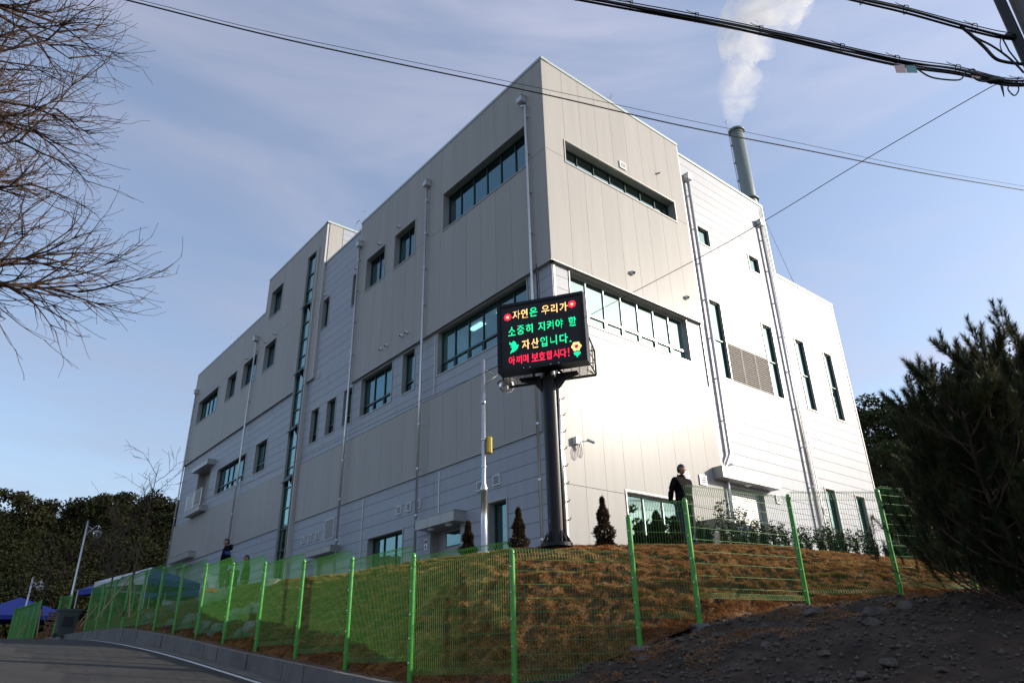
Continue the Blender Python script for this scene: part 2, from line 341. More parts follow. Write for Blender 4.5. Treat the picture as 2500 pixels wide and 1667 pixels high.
# far ground sheet and hills as one polar sheet
def hillh(az):
    a = math.degrees(az) % 360
    if a > 300: a -= 360
    pts = [(-60, 14), (-40, 7), (-20, 10), (0, 24), (12, 31), (25, 28), (45, 22), (62, 21.5), (74, 22.4), (80, 22), (83, 19.2), (86, 21.2), (92, 22), (110, 22), (150, 12), (220, 9), (300, 14)]
    return float(np.interp(a, [p[0] for p in pts], [p[1] for p in pts]))
HR0, HR1 = 70, 150
def hill_z(x, y):
    r = math.hypot(x, y); az = math.atan2(y, x); t = min(1, max(0, (r-HR0)/(HR1-HR0))); t = t*t*(3-2*t)
    z = 1.2 + hillh(az)*t
    if r > HR0: z += noise.noise(Vector((x*.03, y*.03, 0)))*3.5*t
    if r > 200: z += 0
    return z
az = np.radians(np.linspace(-60, 300, 181)); rr = np.r_[np.linspace(58, 170, 26), [200, 260, 400, 800, 1600]]
X = rr[:, None]*np.cos(az)[None]; Y = rr[:, None]*np.sin(az)[None]
Z = np.array([[hill_z(X[i, j], Y[i, j]) for j in range(X.shape[1])] for i in range(X.shape[0])])
grid_obj('hillside', X, Y, Z, M['hill'], 'structure')
base = MB(); base.quad((-160, -160, -3.6), (160, -160, -3.6), (160, 160, -3.6), (-160, 160, -3.6))
b = base.build('ground', M['far']); b['kind'] = 'structure'
# skirt ground between road and hills
def field(name, x0, x1, y0, y1, nx, ny, zf, m):
    xs = np.linspace(x0, x1, nx); ys = np.linspace(y0, y1, ny); X, Y = np.meshgrid(xs, ys)
    Z = np.array([[zf(a, b) for a in xs] for b in ys]); return grid_obj(name, X, Y, Z, m, 'structure')
field('field', -70, -2.0, -60, 90, 35, 60, lambda x, y: float(zroad(y)) - 0.1 + 0.03*(-2-x) + .25*noise.noise(Vector((x*.3, y*.3, 0))), M['far'])
field('lane_end', -2.0, 60, 60.5, 92, 30, 16, lambda x, y: 2.2 + (1.6 if x > 7 else 0.5)*min(1, max(0, (x+2)/9)), M['hill'])
# road
ys = np.linspace(-40, 60.5, 260); xs = np.linspace(-2.0, 5.86, 16)
Xr, Yr = np.meshgrid(xs, ys); Zr = np.array([[zroad(b) - 0.012*abs(a-2) for a in xs] for b in ys])
grid_obj('road', Xr, Yr, Zr, M['asphalt'], 'structure')
def strip(name, x0, x1, y0, y1, dz, m, n=200):
    ys = np.linspace(y0, y1, n); X, Y = np.meshgrid([x0, x1], ys); Z = np.array([[zroad(b) - 0.012*abs(a-2) + dz for a in (x0, x1)] for b in ys])
    return grid_obj(name, X, Y, Z, m, 'structure')
strip('road_line', 5.66, 5.78, -40, 46, 0.006, M['line'])
strip('gutter', 5.86, ROADX+0.02, -40, 60.5, 0.004, M['gutter'])
# kerb stones, one by one
kerb = empty('kerb', (ROADX+.1, 20, float(zroad(20))), 'pale concrete kerb of long stones along the road below the fence', 'kerb')
kerb['kind'] = 'structure'
y = -4.0
while y < 46:
    y1 = y+1.0
    mb = MB(); t = [(ROADX, y+.012), (ROADX, y1-.012)]
    za, zb = float(zverge(y))+.05, float(zverge(y1))+.05
    ja = random.uniform(-.014, .014)
    x0, x1 = ROADX+ja, ROADX+.17+ja
    mb.hexa([(x0, y+.012, za-.5), (x1, y+.012, za-.5), (x1, y1-.012, zb-.5), (x0, y1-.012, zb-.5), (x0+.02, y+.012, za), (x1, y+.012, za), (x1, y1-.012, zb), (x0+.02, y1-.012, zb)])
    mb.build('kerb_stone', M['concrete'], kerb)
    y = y1
# verge between kerb and fence
ys = np.linspace(-15, 60, 400); xs = np.linspace(ROADX+.15, 7.0, 9)
Xv, Yv = np.meshgrid(xs, ys)
Zv = np.array([[zverge(b)+.01+.05*noise.noise(Vector((a*6, b*6, 1)))*(1 if a > 6.55 else 0) for a in xs] for b in ys])
grid_obj('verge', Xv, Yv, Zv, M['soil_slope'], 'structure')
# dirt in the foreground right
def fence_y(x):
    xs = [6.95, 7.29, 9.31, 10.4, 12.96, 14.53, 16.2, 18, 20.5, 26, 45]; yy = [11.3, 9.2, 8.15, 7.7, 7.21, 6.18, 5.5, 5.0, 4.4, 4.1, 3]
    return float(np.interp(x, xs, yy))
nx, ny = 330, 250
xs = 6.98 + (45-6.98)*(np.linspace(0, 1, nx)**1.9); tt = np.linspace(0, 1, ny)**1.25
Xd = np.repeat(xs[None], ny, 0); Yd = np.array([[fence_y(a)+.35 - t*(fence_y(a)+15.35) for a in xs] for t in tt]); Zd = tps(Xd, Yd)
_near = np.clip(1-(Xd-6.98)/0.8, 0, 1)
Zd = Zd*(1-_near) + np.interp(Yd, _fy, _fz)*_near
def nz(v, o=4):
    s = 0; a = 1.0
    for i in range(o): s += a*noise.noise(v); v = v*2.13; a *= .55
    return s
for i in range(ny):
    for j in range(nx):
        x, y = Xd[i, j], Yd[i, j]
        if x < 26 and y > -4:
            d = nz(Vector((x*1.1, y*1.1, 3)), 5)
            Zd[i, j] += .11*d + .05*max(0, noise.noise(Vector((x*5, y*5, 9)))) - .02
grid_obj('dirt_ground', Xd, Yd, Zd, M['dirt'], 'structure')
# the grass bank
A2, B2 = stations(760); NT = 46
ZF = np.array([zfoot(a[0], a[1]) for a in A2])
bank = np.zeros((NT, len(A2), 3)); clump = np.zeros((NT, len(A2)))
for j in range(len(A2)):
    for i in range(NT):
        t = i/(NT-1); x, y = A2[j]*(1-t)+B2[j]*t; z = bank_z(ZF[j], t)
        a = noise.noise(Vector((x*2.6, y*2.6, z*7.5)))
        b_ = noise.noise(Vector((x*6, y*6, z*14+5)))
        c = 1-abs(a)*1.7; d = max(0, c)**1.5*.6 + .35*b_ + .25*noise.noise(Vector((x*13, y*13, z*22)))
        clump[i, j] = d
        e = (min(1, t*6))*(min(1, (1-t)*9))
        dz = .24*(d-.35)*(0.25+.75*e)
        far = 1.0 if y < 27 else .3
        if y > 20.5 and t > .55: far *= .4
        n_ = Vector((A2[j][0]-B2[j][0], A2[j][1]-B2[j][1], 1.2)).normalized()
        bank[i, j] = (x+n_.x*dz*far, y+n_.y*dz*far, z+n_.z*dz*far)
grid_obj('bank_soil', bank[..., 0], bank[..., 1], bank[..., 2], M['soil_slope'], 'structure')
# grass blades on the bank
def blades(npts, smin, smax, ymin=-1e9, ymax=1e9, ln=(.045, .085), wd=.006):
    h, w = clump.shape
    fi = RNG.random(npts*3)*(h-1.001); fj = RNG.random(npts*3)*(w-1.001)
    i0 = fi.astype(int); j0 = fj.astype(int); c = clump[i0, j0]
    p = bank[i0, j0]*(1-(fi-i0))[:, None]*(1-(fj-j0))[:, None] + bank[i0+1, j0]*(fi-i0)[:, None]*(1-(fj-j0))[:, None] + bank[i0, j0+1]*(1-(fi-i0))[:, None]*(fj-j0)[:, None] + bank[i0+1, j0+1]*(fi-i0)[:, None]*(fj-j0)[:, None]
    keep = (c > smin+RNG.random(len(c))*.18) & (p[:, 1] > ymin) & (p[:, 1] < ymax)
    p = p[keep][:npts]; n = len(p)
    dirv = RNG.normal(size=(n, 3)); dirv[:, 2] = np.abs(dirv[:, 2])*.7+.35; dirv[:, 0] -= .45; dirv[:, 1] -= .25
    dirv /= np.linalg.norm(dirv, axis=1)[:, None]
    L = RNG.uniform(*ln, n)[:, None]; side = np.cross(dirv, RNG.normal(size=(n, 3))); side /= np.linalg.norm(side, axis=1)[:, None]
    s = side*(wd*RNG.uniform(.7, 1.4, n)[:, None])
    tip = p+dirv*L; tip[:, 2] -= L[:, 0]*.25
    mid = p+dirv*L*.55
    V = np.stack([p-s, p+s, mid+s*.8, mid-s*.8, tip], 1).reshape(-1, 3); k = np.arange(n)[:, None]*5
    return V, np.concatenate([k+[0, 1, 2], k+[0, 2, 3], k+[3, 2, 4]])
V1, T1 = blades(430000, .06, 1, ymax=24)
o = npmesh('turf', V1, T1, M['turf']); tag(o, 'dry orange brown turf tufts covering the bank behind the green fence', 'grass', kind='stuff')
V1, T1 = blades(45000, -.2, 1, ymin=17, ymax=60, ln=(.03, .06), wd=.010)
o = npmesh('lawn_grass', V1, T1, M['turf']); tag(o, 'yellowish short lawn on the far left part of the bank', 'grass', kind='stuff')
# yard on top
yard = MB(); Bc = B2[::4]
yard.poly([(p[0], p[1], P-.02) for p in Bc] + [(60, 9, P-.02), (60, 62, P-.02)])
o = yard.build('yard', M['paving']); o['kind'] = 'structure'
ed = MB()
for j in range(len(B2)-1):
    a, b_ = B2[j], B2[j+1]; ed.quad((a[0]-.05, a[1]-.05, P-.01), (b_[0]-.05, b_[1]-.05, P-.01), (b_[0]+.9, b_[1]+.9, P-.012), (a[0]+.9, a[1]+.9, P-.012))
o = ed.build('bank_top', M['soil_slope']); o['kind'] = 'structure'

# ------------------------------------------------------------------ the building
K = 0.896
CX, CY = 15.504739, 16.166727
def uc(u): return u*K
def zc(z): return 1.6+(z-1.6)*K
bld = empty('plant_building', (CX, CY, P), 'large angular beige and silver metal panelled building above the bank', 'building')
def fp(side, u, z, o):            # real metres: u along the wall, z height, o outwards
    return (CX-o, CY+u, z) if side == 'L' else (CX+u, CY-o, z)
def fbox(mb, side, u0, u1, z0, z1, o0, o1):
    c = [fp(side, u, z, o) for z in (z0, z1) for (u, o) in ((u0, o0), (u1, o0), (u1, o1), (u0, o1))]
    if side == 'L': c = [c[i] for i in (0, 3, 2, 1, 4, 7, 6, 5)]
    mb.hexa([c[i] for i in (0, 3, 2, 1, 4, 7, 6, 5)])
def cells(r, ops):
    u0, u1, z0, z1 = r; ops = [o for o in ops if o[0] < u1-1e-6 and o[1] > u0+1e-6 and o[2] < z1-1e-6 and o[3] > z0+1e-6]
    if not ops: return [r]
    us = sorted({u0, u1} | {min(max(v, u0), u1) for o in ops for v in o[:2]}); zs = sorted({z0, z1} | {min(max(v, z0), z1) for o in ops for v in o[2:4]})
    out = []
    for a, b_ in zip(us, us[1:]):
        run = None
        for c, d in zip(zs, zs[1:]):
            m_ = ((a+b_)/2, (c+d)/2)
            if any(o[0] < m_[0] < o[1] and o[2] < m_[1] < o[3] for o in ops):
                if run: out.append(run); run = None
            else: run = (a, b_, run[2], d) if run else (a, b_, c, d)
        if run: out.append(run)
    return out
OPS = {'L': [], 'R': []}
def panels(side, u0, u1, z0, z1, vert, o, m, joints=(), g=.008, vj=(), end=None):
    """joints: extra split heights (vertical panels) or extra split positions (horizontal ones); input in survey units"""
    u0, u1, z0, z1 = uc(u0), uc(u1), zc(z0), zc(z1)
    if vert:
        js = [zc(j) for j in joints]; zl = [z0]+js+[z1]; n = max(1, round((u1-u0)/1.0)); ul = [u0+(u1-u0)*i/n for i in range(n+1)]
    else:
        n = max(1, round((z1-z0)/.497)); zl = [z0+(z1-z0)*i/n for i in range(n+1)]; ul = [u0]+[uc(j) for j in joints]+[u1]
    for a, b_ in zip(ul, ul[1:]):
        for c, d in zip(zl, zl[1:]):
            gv = .005 if vert else g; ga = 0 if a == u0 else gv; gb = 0 if b_ == u1 else gv; gc = 0 if c == z0 else g; gd = 0 if d == z1 else g
            if end is not None and a == u0: a2 = end
            else: a2 = a+ga
            cs = cells((a2, b_-gb, c+gc, d-gd), OPS[side])
            if not cs: continue
            for q in cs:
                mb = MB(); fbox(mb, side, q[0], q[1], q[2], q[3], o-.05, o); mb.build('panel', m, bld)

def window(side, u0, u1, z0, z1, n=1, transom=None, o=0.05, reveal=.24, light=0, pale=False, name='window', depth=2.6, gm='glass', room=True, splits=None, sill_rail=False, trim=True, fw=.035):
    u0, u1, z0, z1 = uc(u0), uc(u1), zc(z0), zc(z1)
    OPS[side].append((u0, u1, z0, z1))
    rv = MB(); g = o-reveal
    for a, b_, c, d in ((u0, u0+.02, z0, z1), (u1-.02, u1, z0, z1), (u0+.02, u1-.02, z0, z0+.02), (u0+.02, u1-.02, z1-.02, z1)): fbox(rv, side, a, b_, c, d, g-.04, o+.004)
    if trim:
        w = .05
        for a, b_, c, d in ((u0-w, u0, z0-w, z1+w), (u1, u1+w, z0-w, z1+w), (u0, u1, z0-w, z0), (u0, u1, z1, z1+w)): fbox(rv, side, a, b_, c, d, o+.001, o+.03)
    root = rv.build(name, [M['reveal']], bld)
    fr = MB(); a0, a1, c0, c1 = u0+.02, u1-.02, z0+.02, z1-.02; f0, f1 = g-.03, g+.045
    fbox(fr, side, a0, a0+fw*1.4, c0, c1, f0, f1); fbox(fr, side, a1-fw*1.4, a1, c0, c1, f0, f1)
    fbox(fr, side, a0, a1, c0, c0+fw*(3.2 if sill_rail else 1.5), f0, f1-.002); fbox(fr, side, a0, a1, c1-fw*1.5, c1, f0, f1-.002)
    us = [a0+(a1-a0)*i/n for i in range(n+1)]; zs = [c0]+([zc(transom)] if transom else [])+([zc(q) for q in splits] if splits else [])+[c1]; zs.sort()
    for u in us[1:-1]: fbox(fr, side, u-fw*.5, u+fw*.5, c0, c1, f0+.002, f1+.006)
    for z in zs[1:-1]: fbox(fr, side, a0, a1, z-fw*.7, z+fw*.7, f0+.004, f1+.012)
    if transom:   # openable lower sashes have a second frame
        for i, (a, b_) in enumerate(zip(us, us[1:])):
            if i % 2 == 0 or True:
                zt = zc(transom); q = .022
                for e in ((a+.03, a+.03+q*1.6, c0+.03, zt-.03), (b_-.03-q*1.6, b_-.03, c0+.03, zt-.03), (a+.03, b_-.03, zt-.06, zt-.03), (a+.03, b_-.03, c0+.05, c0+.08)): fbox(fr, side, *e, f1-.02, f1+.02)
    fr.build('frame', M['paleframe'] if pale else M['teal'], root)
    for a, b_ in zip(us, us[1:]):
        for c, d in zip(zs, zs[1:]):
            p = MB(); t = random.uniform(-.003, .003)
            c4 = [fp(side, a+.015, c+.02, g+t), fp(side, b_-.015, c+.02, g-t), fp(side, b_-.015, d-.02, g-t+random.uniform(-.002, .002)), fp(side, a+.015, d-.02, g+t)]
            if side == 'L': c4 = c4[::-1]
            p.quad(*c4); p.build('pane', M[gm], root)
            if room and name == 'window' and d > c1-.01 and random.random() < .3:
                bd = MB(); zl = d-(d-c)*random.choice((.25, .4, .55, .9)); fbox(bd, side, a+.04, b_-.04, zl, d, g-.12, g-.11); bd.build('blind', M['blind'], root)
    if room:
        rm = MB(); hh = 0.5; A_, B_, C_, D_ = u0-.0, u1+.0, z0-.3, z1+.35; dd = g-.05
        q = [fp(side, a, z, o_) for (a, z, o_) in ((A_, C_, dd), (B_, C_, dd), (B_, D_, dd), (A_, D_, dd), (A_, C_, dd-depth), (B_, C_, dd-depth), (B_, D_, dd-depth), (A_, D_, dd-depth))]
        rm.quad(q[4], q[5], q[6], q[7]); rm.quad(q[0], q[1], q[5], q[4]); rm.quad(q[3], q[2], q[6], q[7]); rm.quad(q[0], q[4], q[7], q[3]); rm.quad(q[1], q[5], q[6], q[2])
        # close the gap round the glass
        for e in ((A_-.3, B_+.3, C_-.3, z0), (A_-.3, B_+.3, z1, D_+.3), (A_-.3, u0, z0, z1), (u1, B_+.3, z0, z1)):
            rm.quad(fp(side, e[0], e[2], dd), fp(side, e[1], e[2], dd), fp(side, e[1], e[3], dd), fp(side, e[0], e[3], dd))
        rm.build('interior', M['room'], root)
        for i in range(light):
            L_ = MB(); uu = u0+(u1-u0)*(i+.5)/light; fbox(L_, side, uu-.45, uu+.45, D_-.06, D_-.03, dd-1.25, dd-.95); L_.build('ceiling_light', M['lamp_panel'], root)
    return root

# --- left side (in shade)
U = .15
window('L', 1.15, 7.8, 22.0, 24.27, 6, o=U, reveal=.35, light=0, sill_rail=True)
for a, b_ in ((10.55, 12.75), (13.85, 16.1)): window('L', a, b_, 22.0, 24.22, 2, o=U, reveal=.32, sill_rail=True)
window('L', 17.28, 18.12, 21.87, 24.08, 1, o=0); window('L', 21.4, 22.36, 21.87, 24.08, 1, o=0)
window('L', 29.9, 32.1, 26.5, 28.85, 2, o=U, reveal=.32)
for a, b_, n_ in ((29.9, 32.07, 2), (33.6, 36.55, 3), (38.05, 40.25, 2), (42.5, 47.85, 5)): window('L', a, b_, 21.95, 24.15, n_, o=U, reveal=.32)
window('L', 1.57, 8.27, 14.12, 16.4, 6, transom=14.78, o=0, light=3)
window('L', 10.36, 11.54, 14.12, 16.36, 1, transom=14.75, o=0)
window('L', 12.6, 15.98, 14.1, 16.36, 3, transom=14.75, o=0)
for a, b_ in ((17.05, 18.1), (19.12, 20.3), (21.42, 22.5)): window('L', a, b_, 14.1, 16.3, 1, transom=14.75, o=0)
window('L', 29.6, 31.7, 14.08, 16.3, 2, transom=14.75, o=0); window('L', 33.58, 39.8, 14.08, 16.15, 6, transom=14.7, o=0)
window('L', 10.86, 14.15, 4.7, 7.33, 3, o=0, reveal=.3); window('L', 3.2, 4.36, 4.6, 7.4, 1, o=0, reveal=.3)
strip_w = window('L', 24.05, 25.45, 4.35, 28.85, 1, o=U, reveal=.14, gm='glass3', splits=[5.5+1.28*i for i in range(18)], name='stair_window')
for zz_ in (24.45, 19.4, 15.4, 12.1):   # open vents in the tall strip
    vb = MB(); a, b_, z_ = uc(24.15), uc(25.35), zc(zz_)
    for e in ((a, b_, z_-.03, z_+.01), (a, b_, z_+.42, z_+.46)): pass
    def slant(u0, u1, z0, z1, w):
        oA = U-.14+.05; oB = oA+.26
        def q(u, t): return fp('L', u, z1*(1-t)+z0*t+.08*t, oA+(oB-oA)*t)
        vb.m = 0
        vb.hexa([q(u0, 0), q(u1, 0), q(u1, 1), q(u0, 1)] + [tuple(Vector(v)+Vector((-.03, 0, .02))) for v in (q(u0, 0), q(u1, 0), q(u1, 1), q(u0, 1))])
    slant(a, b_, z_, z_+.5, .04); vb.build('open_vent', M['teal'], strip_w)
# --- right side (in the sun)
window('R', 1.05, 8.85, 21.98, 23.18, 7, o=U, reveal=.40, sill_rail=True, gm='glass2')
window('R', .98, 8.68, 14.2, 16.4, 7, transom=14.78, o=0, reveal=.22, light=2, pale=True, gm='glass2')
window('R', 10.87, 11.86, 21.63, 22.68, 1, o=0, reveal=.12, gm='glass2'); window('R', 15.6, 16.6, 21.6, 22.62, 1, o=0, reveal=.12, gm='glass2')
window('R', 10.87, 11.85, 14.0, 18.25, 1, splits=[16.07], o=0, reveal=.12, gm='glass2'); window('R', 15.65, 16.6, 14.0, 18.25, 1, splits=[16.07], o=0, reveal=.12, gm='glass2')
window('R', 19.0, 19.94, 13.98, 18.25, 1, splits=[16.07], o=0, reveal=.12, gm='glass2'); window('R', 22.2, 23.1, 13.98, 18.22, 1, splits=[16.03], o=0, reveal=.12, gm='glass2')
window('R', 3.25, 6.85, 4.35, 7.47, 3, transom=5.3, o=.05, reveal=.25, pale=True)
window('R', 18.95, 19.95, 4.35, 9.57, 1, o=0, reveal=.15); window('R', 22.2, 23.2, 4.35, 9.57, 1, o=0, reveal=.15)

def louvre(side, u0, u1, z0, z1, o=0, pitch=.055, m='louvre', bars=()):
    """a framed vent with separate slats standing in front of a dark back"""
    u0, u1, z0, z1 = uc(u0), uc(u1), zc(z0), zc(z1)
    bk = MB(); w = .035
    for e in ((u0, u0+w, z0, z1), (u1-w, u1, z0, z1), (u0+w, u1-w, z0, z0+w), (u0+w, u1-w, z1-w, z1)): fbox(bk, side, *e, o+.001, o+.05)
    for b_ in bars: fbox(bk, side, uc(b_)-.025, uc(b_)+.025, z0, z1, o+.002, o+.055)
    v = bk.build('vent', M[m], bld)
    d = MB(); fbox(d, side, u0+w, u1-w, z0+w, z1-w, o+.001, o+.006); d.build('back', M['dark'], v)
    n = max(3, int((z1-z0-2*w)/pitch)); s = MB()
    for i in range(n):
        z = z0+w+(z1-z0-2*w)*(i+.3)/n; fbox(s, side, u0+w, u1-w, z, z+pitch*.42, o+.012, o+.045)
    sl = s.build('slats', M[m], v); sl['kind'] = 'stuff'
for a, b_, c, d in ((17.99, 19.12, 7.88, 9.0), (21.73, 22.13, 8.08, 8.48), (20.8, 21.22, 8.09, 8.5), (19.78, 20.22, 8.08, 8.5), (11.05, 11.5, 8.05, 8.47), (10.15, 10.6, 8.05, 8.47), (9.36, 9.7, 8.04, 8.45), (4.7, 5.12, 7.98, 8.4), (3.57, 4.02, 8.0, 8.43), (17.5, 17.8, 18.35, 18.8), (21.85, 22.1, 18.35, 18.8)): louvre('L', a, b_, c, d)
OPS['R'].append((uc(11.93), uc(15.55), zc(14.0), zc(16.06)))
for a, b_ in ((11.93, 13.13), (13.15, 14.37), (14.39, 15.55)): louvre('R', a, b_, 14.0, 16.06, o=-.045, pitch=.1, m='louvre_dark')
louvre('R', 4.75, 5.2, 23.45, 23.85, o=U); louvre('R', 8.0, 8.48, 8.33, 8.76, o=.05, pitch=.075); louvre('R', 6.9, 7.25, 8.33, 8.76, o=.05); louvre('R', 13.95, 14.35, 8.2, 8.6); louvre('R', 18.3, 18.7, 8.1, 8.5)

# doors and shutters
def door(side, u0, u1, z0, z1, m, reveal=.35, light=None, ribs=False, o=0.0, name='door'):
    u0, u1, z0, z1 = uc(u0), uc(u1), zc(z0), zc(z1); OPS[side].append((u0, u1, z0, z1))
    mb = MB(); fbox(mb, side, u0+.02, u1-.02, z0, z1-.02, o-reveal-.05, o-reveal)
    d = mb.build(name, m, bld)
    rv = MB()
    for e in ((u0, u0+.02, z0, z1), (u1-.02, u1, z0, z1), (u0+.02, u1-.02, z1-.02, z1)): fbox(rv, side, *e, o-reveal-.04, o+.006)
    rv.build('door_frame', M['reveal'], d)
    if light:
        a, b_, c, e = [f(v) for f, v in zip((uc, uc, zc, zc), light)]; p = MB(); fbox(p, side, a, b_, c, e, o-reveal+.002, o-reveal+.012); p.build('pane', M['glass'], d)
        p = MB(); fbox(p, side, a-.05, b_+.05, c-.05, e+.05, o-reveal+.0005, o-reveal+.001); p.build('pane_frame', M['teal'], d)
    if ribs:
        s = MB(); n = int((z1-z0)/.09)
        for i in range(n):
            z = z0+.09*i; fbox(s, side, u0+.03, u1-.03, z+.01, z+.075, o-reveal+.001, o-reveal+.03)
        q = s.build('shutter_slats', M['louvre'], d); q['kind'] = 'stuff'
    return d
door('L', 6.25, 8.55, 4.28, 6.9, M['door'], .4, light=(6.4, 7.9, 6.2, 6.72))
door('L', 17.55, 19.8, 4.28, 7.0, M['door'], .2)
door('L', 41.6, 44.9, 13.85, 16.9, M['door'], .5)
door('L', 42.8, 47.0, 4.28, 9.3, M['door'], .2)
door('R', 10.1, 13.0, 4.28, 8.6, M['louvre'], .25, ribs=True, name='roller_shutter')
nb = MB(); fbox(nb, 'L', uc(8.75), uc(9.0), zc(6.15), zc(6.6), .002, .012)
sg = nb.build('notice', M['white'], bld)
nb = MB()
for e in ((8.78, 8.84, 6.42, 6.55), (8.86, 8.92, 6.42, 6.55), (8.94, 8.98, 6.42, 6.55), (8.83, 8.93, 6.2, 6.33)): fbox(nb, 'L', uc(e[0]), uc(e[1]), zc(e[2]), zc(e[3]), .013, .015)
nb.build('notice_print', M['teal'], sg)

# panels over the walls
b_, s_ = M['beige'], M['silver']
panels('L', 0, 17.15, 16.5, 27.4, True, U, b_, (22.17,), end=-U)
panels('L', 17.15, 22.6, 18.55, 27.1, False, 0, s_); panels('L', 17.15, 24.05, 13.05, 18.55, False, 0, s_, (20.5,))
panels('L', 22.6, 33.1, 18.55, 30.4, True, U, b_, (24.45,), end=uc(22.6))
panels('L', 33.1, 49.6, 18.55, 27.4, True, U, b_, (24.45,))
panels('L', 25.45, 49.6, 13.1, 18.55, False, 0, s_, (29.3, 34.4, 41.3)); panels('L', 25.9, 49.6, 9.55, 13.1, True, .05, b_)
panels('L', 25.45, 25.9, 9.55, 13.1, False, 0, s_); panels('L', 25.45, 49.6, 4.0, 9.55, False, 0, s_, (33.6, 41))
panels('L', 0, 17.15, 13.05, 16.5, False, 0, s_, (1.5, 8.35, 12.1)); panels('L', .95, 23.4, 9.55, 13.05, True, .05, b_)
panels('L', 0, .95, 9.55, 13.05, True, 0, s_); panels('L', 23.4, 24.05, 9.55, 13.05, True, 0, s_)
panels('L', 0, 24.05, 4.0, 9.55, False, 0, s_, (8.35, 14.8))
panels('R', 0, 9.85, 16.5, 27.4, True, U, b_, (22.17,), end=-U+.052)
panels('R', 0, 9.85, 13.17, 16.5, False, 0, s_, (4.85,), end=.052); panels('R', 0, 9.85, 4.0, 13.17, True, .05, b_, (7.35,), end=.0)
panels('R', 9.85, 18.3, 4.0, 27.0, False, 0, s_); panels('R', 18.3, 24.85, 4.0, 22.15, False, 0, s_)

# dark wall behind the joints
def backing(side, rects):
    mb = MB()
    for r in rects:
        for q in cells((uc(r[0]), uc(r[1]), zc(r[2]), zc(r[3])), OPS[side]):
            p = [fp(side, q[0], q[2], r[4]), fp(side, q[1], q[2], r[4]), fp(side, q[1], q[3], r[4]), fp(side, q[0], q[3], r[4])]
            mb.quad(*(p if side == 'R' else p[::-1]))
    mb.build('backing_wall', M['backing'], bld)
backing('L', [(0, 49.6, 3.6, 18.6, -.052), (0, 17.15, 16.5, 27.3, .095), (17.15, 22.6, 18.5, 27.1, -.052), (22.6, 33.1, 18.55, 30.3, .095), (33.1, 49.6, 18.55, 27.3, .095)])
backing('R', [(0, 9.85, 3.6, 16.5, -.052), (0, 9.85, 16.5, 27.3, .095), (9.85, 18.3, 3.6, 26.9, -.052), (18.3, 24.85, 3.6, 22.1, -.052)])
# soffits under the proud upper cladding, flashings
fl = MB()
fbox(fl, 'L', -U, uc(17.15), zc(16.5)-.04, zc(16.5)-.003, -.05, U+.012); fbox(fl, 'L', uc(22.6), uc(24.05), zc(18.55)-.04, zc(18.55)-.003, -.05, U+.012); fbox(fl, 'L', uc(25.45), uc(49.6), zc(18.55)-.04, zc(18.55)-.003, -.05, U+.012)
fbox(fl, 'R', -U+.053, uc(9.85)+.0, zc(16.5)-.04, zc(16.5)-.003, -.05, U+.012)
for a, c in ((.95, 23.4), (25.9, 49.6)):
    fbox(fl, 'L', uc(a), uc(c), zc(9.55)-.03, zc(9.55)-.002, 0.001, .07); fbox(fl, 'L', uc(a), uc(c), zc(13.07), zc(13.07)+.02, .001, .06)
build_pieces(fl, 'flashing', M['reveal'], bld)
tr = MB()   # upright trims
for u, z0, z1, o in ((17.15, 16.5, 27.4, U), (22.6, 18.55, 30.4, U), (33.1, 27.4, 30.4, U), (49.6, 18.55, 27.4, U)): fbox(tr, 'L', uc(u)-.03, uc(u)+.03, zc(z0), zc(z1), -.05, o+.006)
for u, z0, z1 in ((1.2, 13.05, 16.5), (8.5, 13.2, 16.5), (9.75, 13.05, 16.5), (14.85, 4.2, 9.4), (7.9, 7.6, 9.4), (34.0, 13.2, 14.0), (25.7, 4.2, 18.5), (23.55, 4.2, 28.9)): fbox(tr, 'L', uc(u)-.03, uc(u)+.03, zc(z0), zc(z1), .001, .03 if u != 23.55 else U+.1)
for u, z0, z1, o in ((9.85, 16.5, 27.4, U+.004), (9.85, 4, 16.5, .056), (18.3, 22.15, 27.0, .03), (18.3, 4, 22.15, .02), (24.85, 4, 22.15, .03), (4.85, 13.2, 14.1, .02)): fbox(tr, 'R', uc(u)-.035, uc(u)+.035, zc(z0), zc(z1), -.05, o)
fbox(tr, 'R', .0, .07, zc(4), zc(13.17), .051, .062); fbox(tr, 'R', .06, .14, zc(13.2), zc(16.45), .001, .02)
build_pieces(tr, 'corner_trim', M['trim'], bld)
# roofs, tops and far walls
rf = MB()
def slab(a0, a1, b0, b1, z0, z1): rf.box(CX+uc(b0), CX+uc(b1), CY+uc(a0), CY+uc(a1), zc(z0), zc(z1))
slab(-.0, 17.15, -.0, 9.85, 25.2, 27.35); slab(.05, 17.1, 9.86, 18.3, 24.2, 26.95); slab(.05, 49.5, 18.31, 24.85, 20, 22.1); slab(17.2, 22.55, .05, 18.29, 25.2, 27.0)
slab(22.6, 33.1, -.0, 12, 29.3, 30.35); slab(33.1, 49.6, 0, 18.29, 25.2, 27.3); slab(22.6, 33.1, 12, 18.29, 25.2, 27.3)
slab(3.6, 49.5, 3.6, 24.8, 3.6, 21.9); slab(3.6, 17, 3.6, 18.2, 21.9, 25.2); slab(22.7, 33, 3.5, 11.9, 21.9, 29.3); slab(33.2, 49.5, 3.5, 18.2, 21.9, 25.2)
slab(49.45, 49.6, 0, 24.85, 3.6, 21.0); slab(49.45, 49.6, 0, 18.29, 21.0, 25.2); slab(0.05, 49.6, 24.75, 24.85, 3.6, 20.0); slab(22.6, 22.62, 0.0, 12, 27, 29.3)
build_pieces(rf, 'roof', M['beige'], bld)
tw = MB()   # the lit side of the tower above the roof
y_ = CY+uc(22.6); 
tw.m = 0; tw.box(CX+.0, CX+.9, y_-.08, y_-.01, zc(26.9), zc(30.4)); tw.m = 1
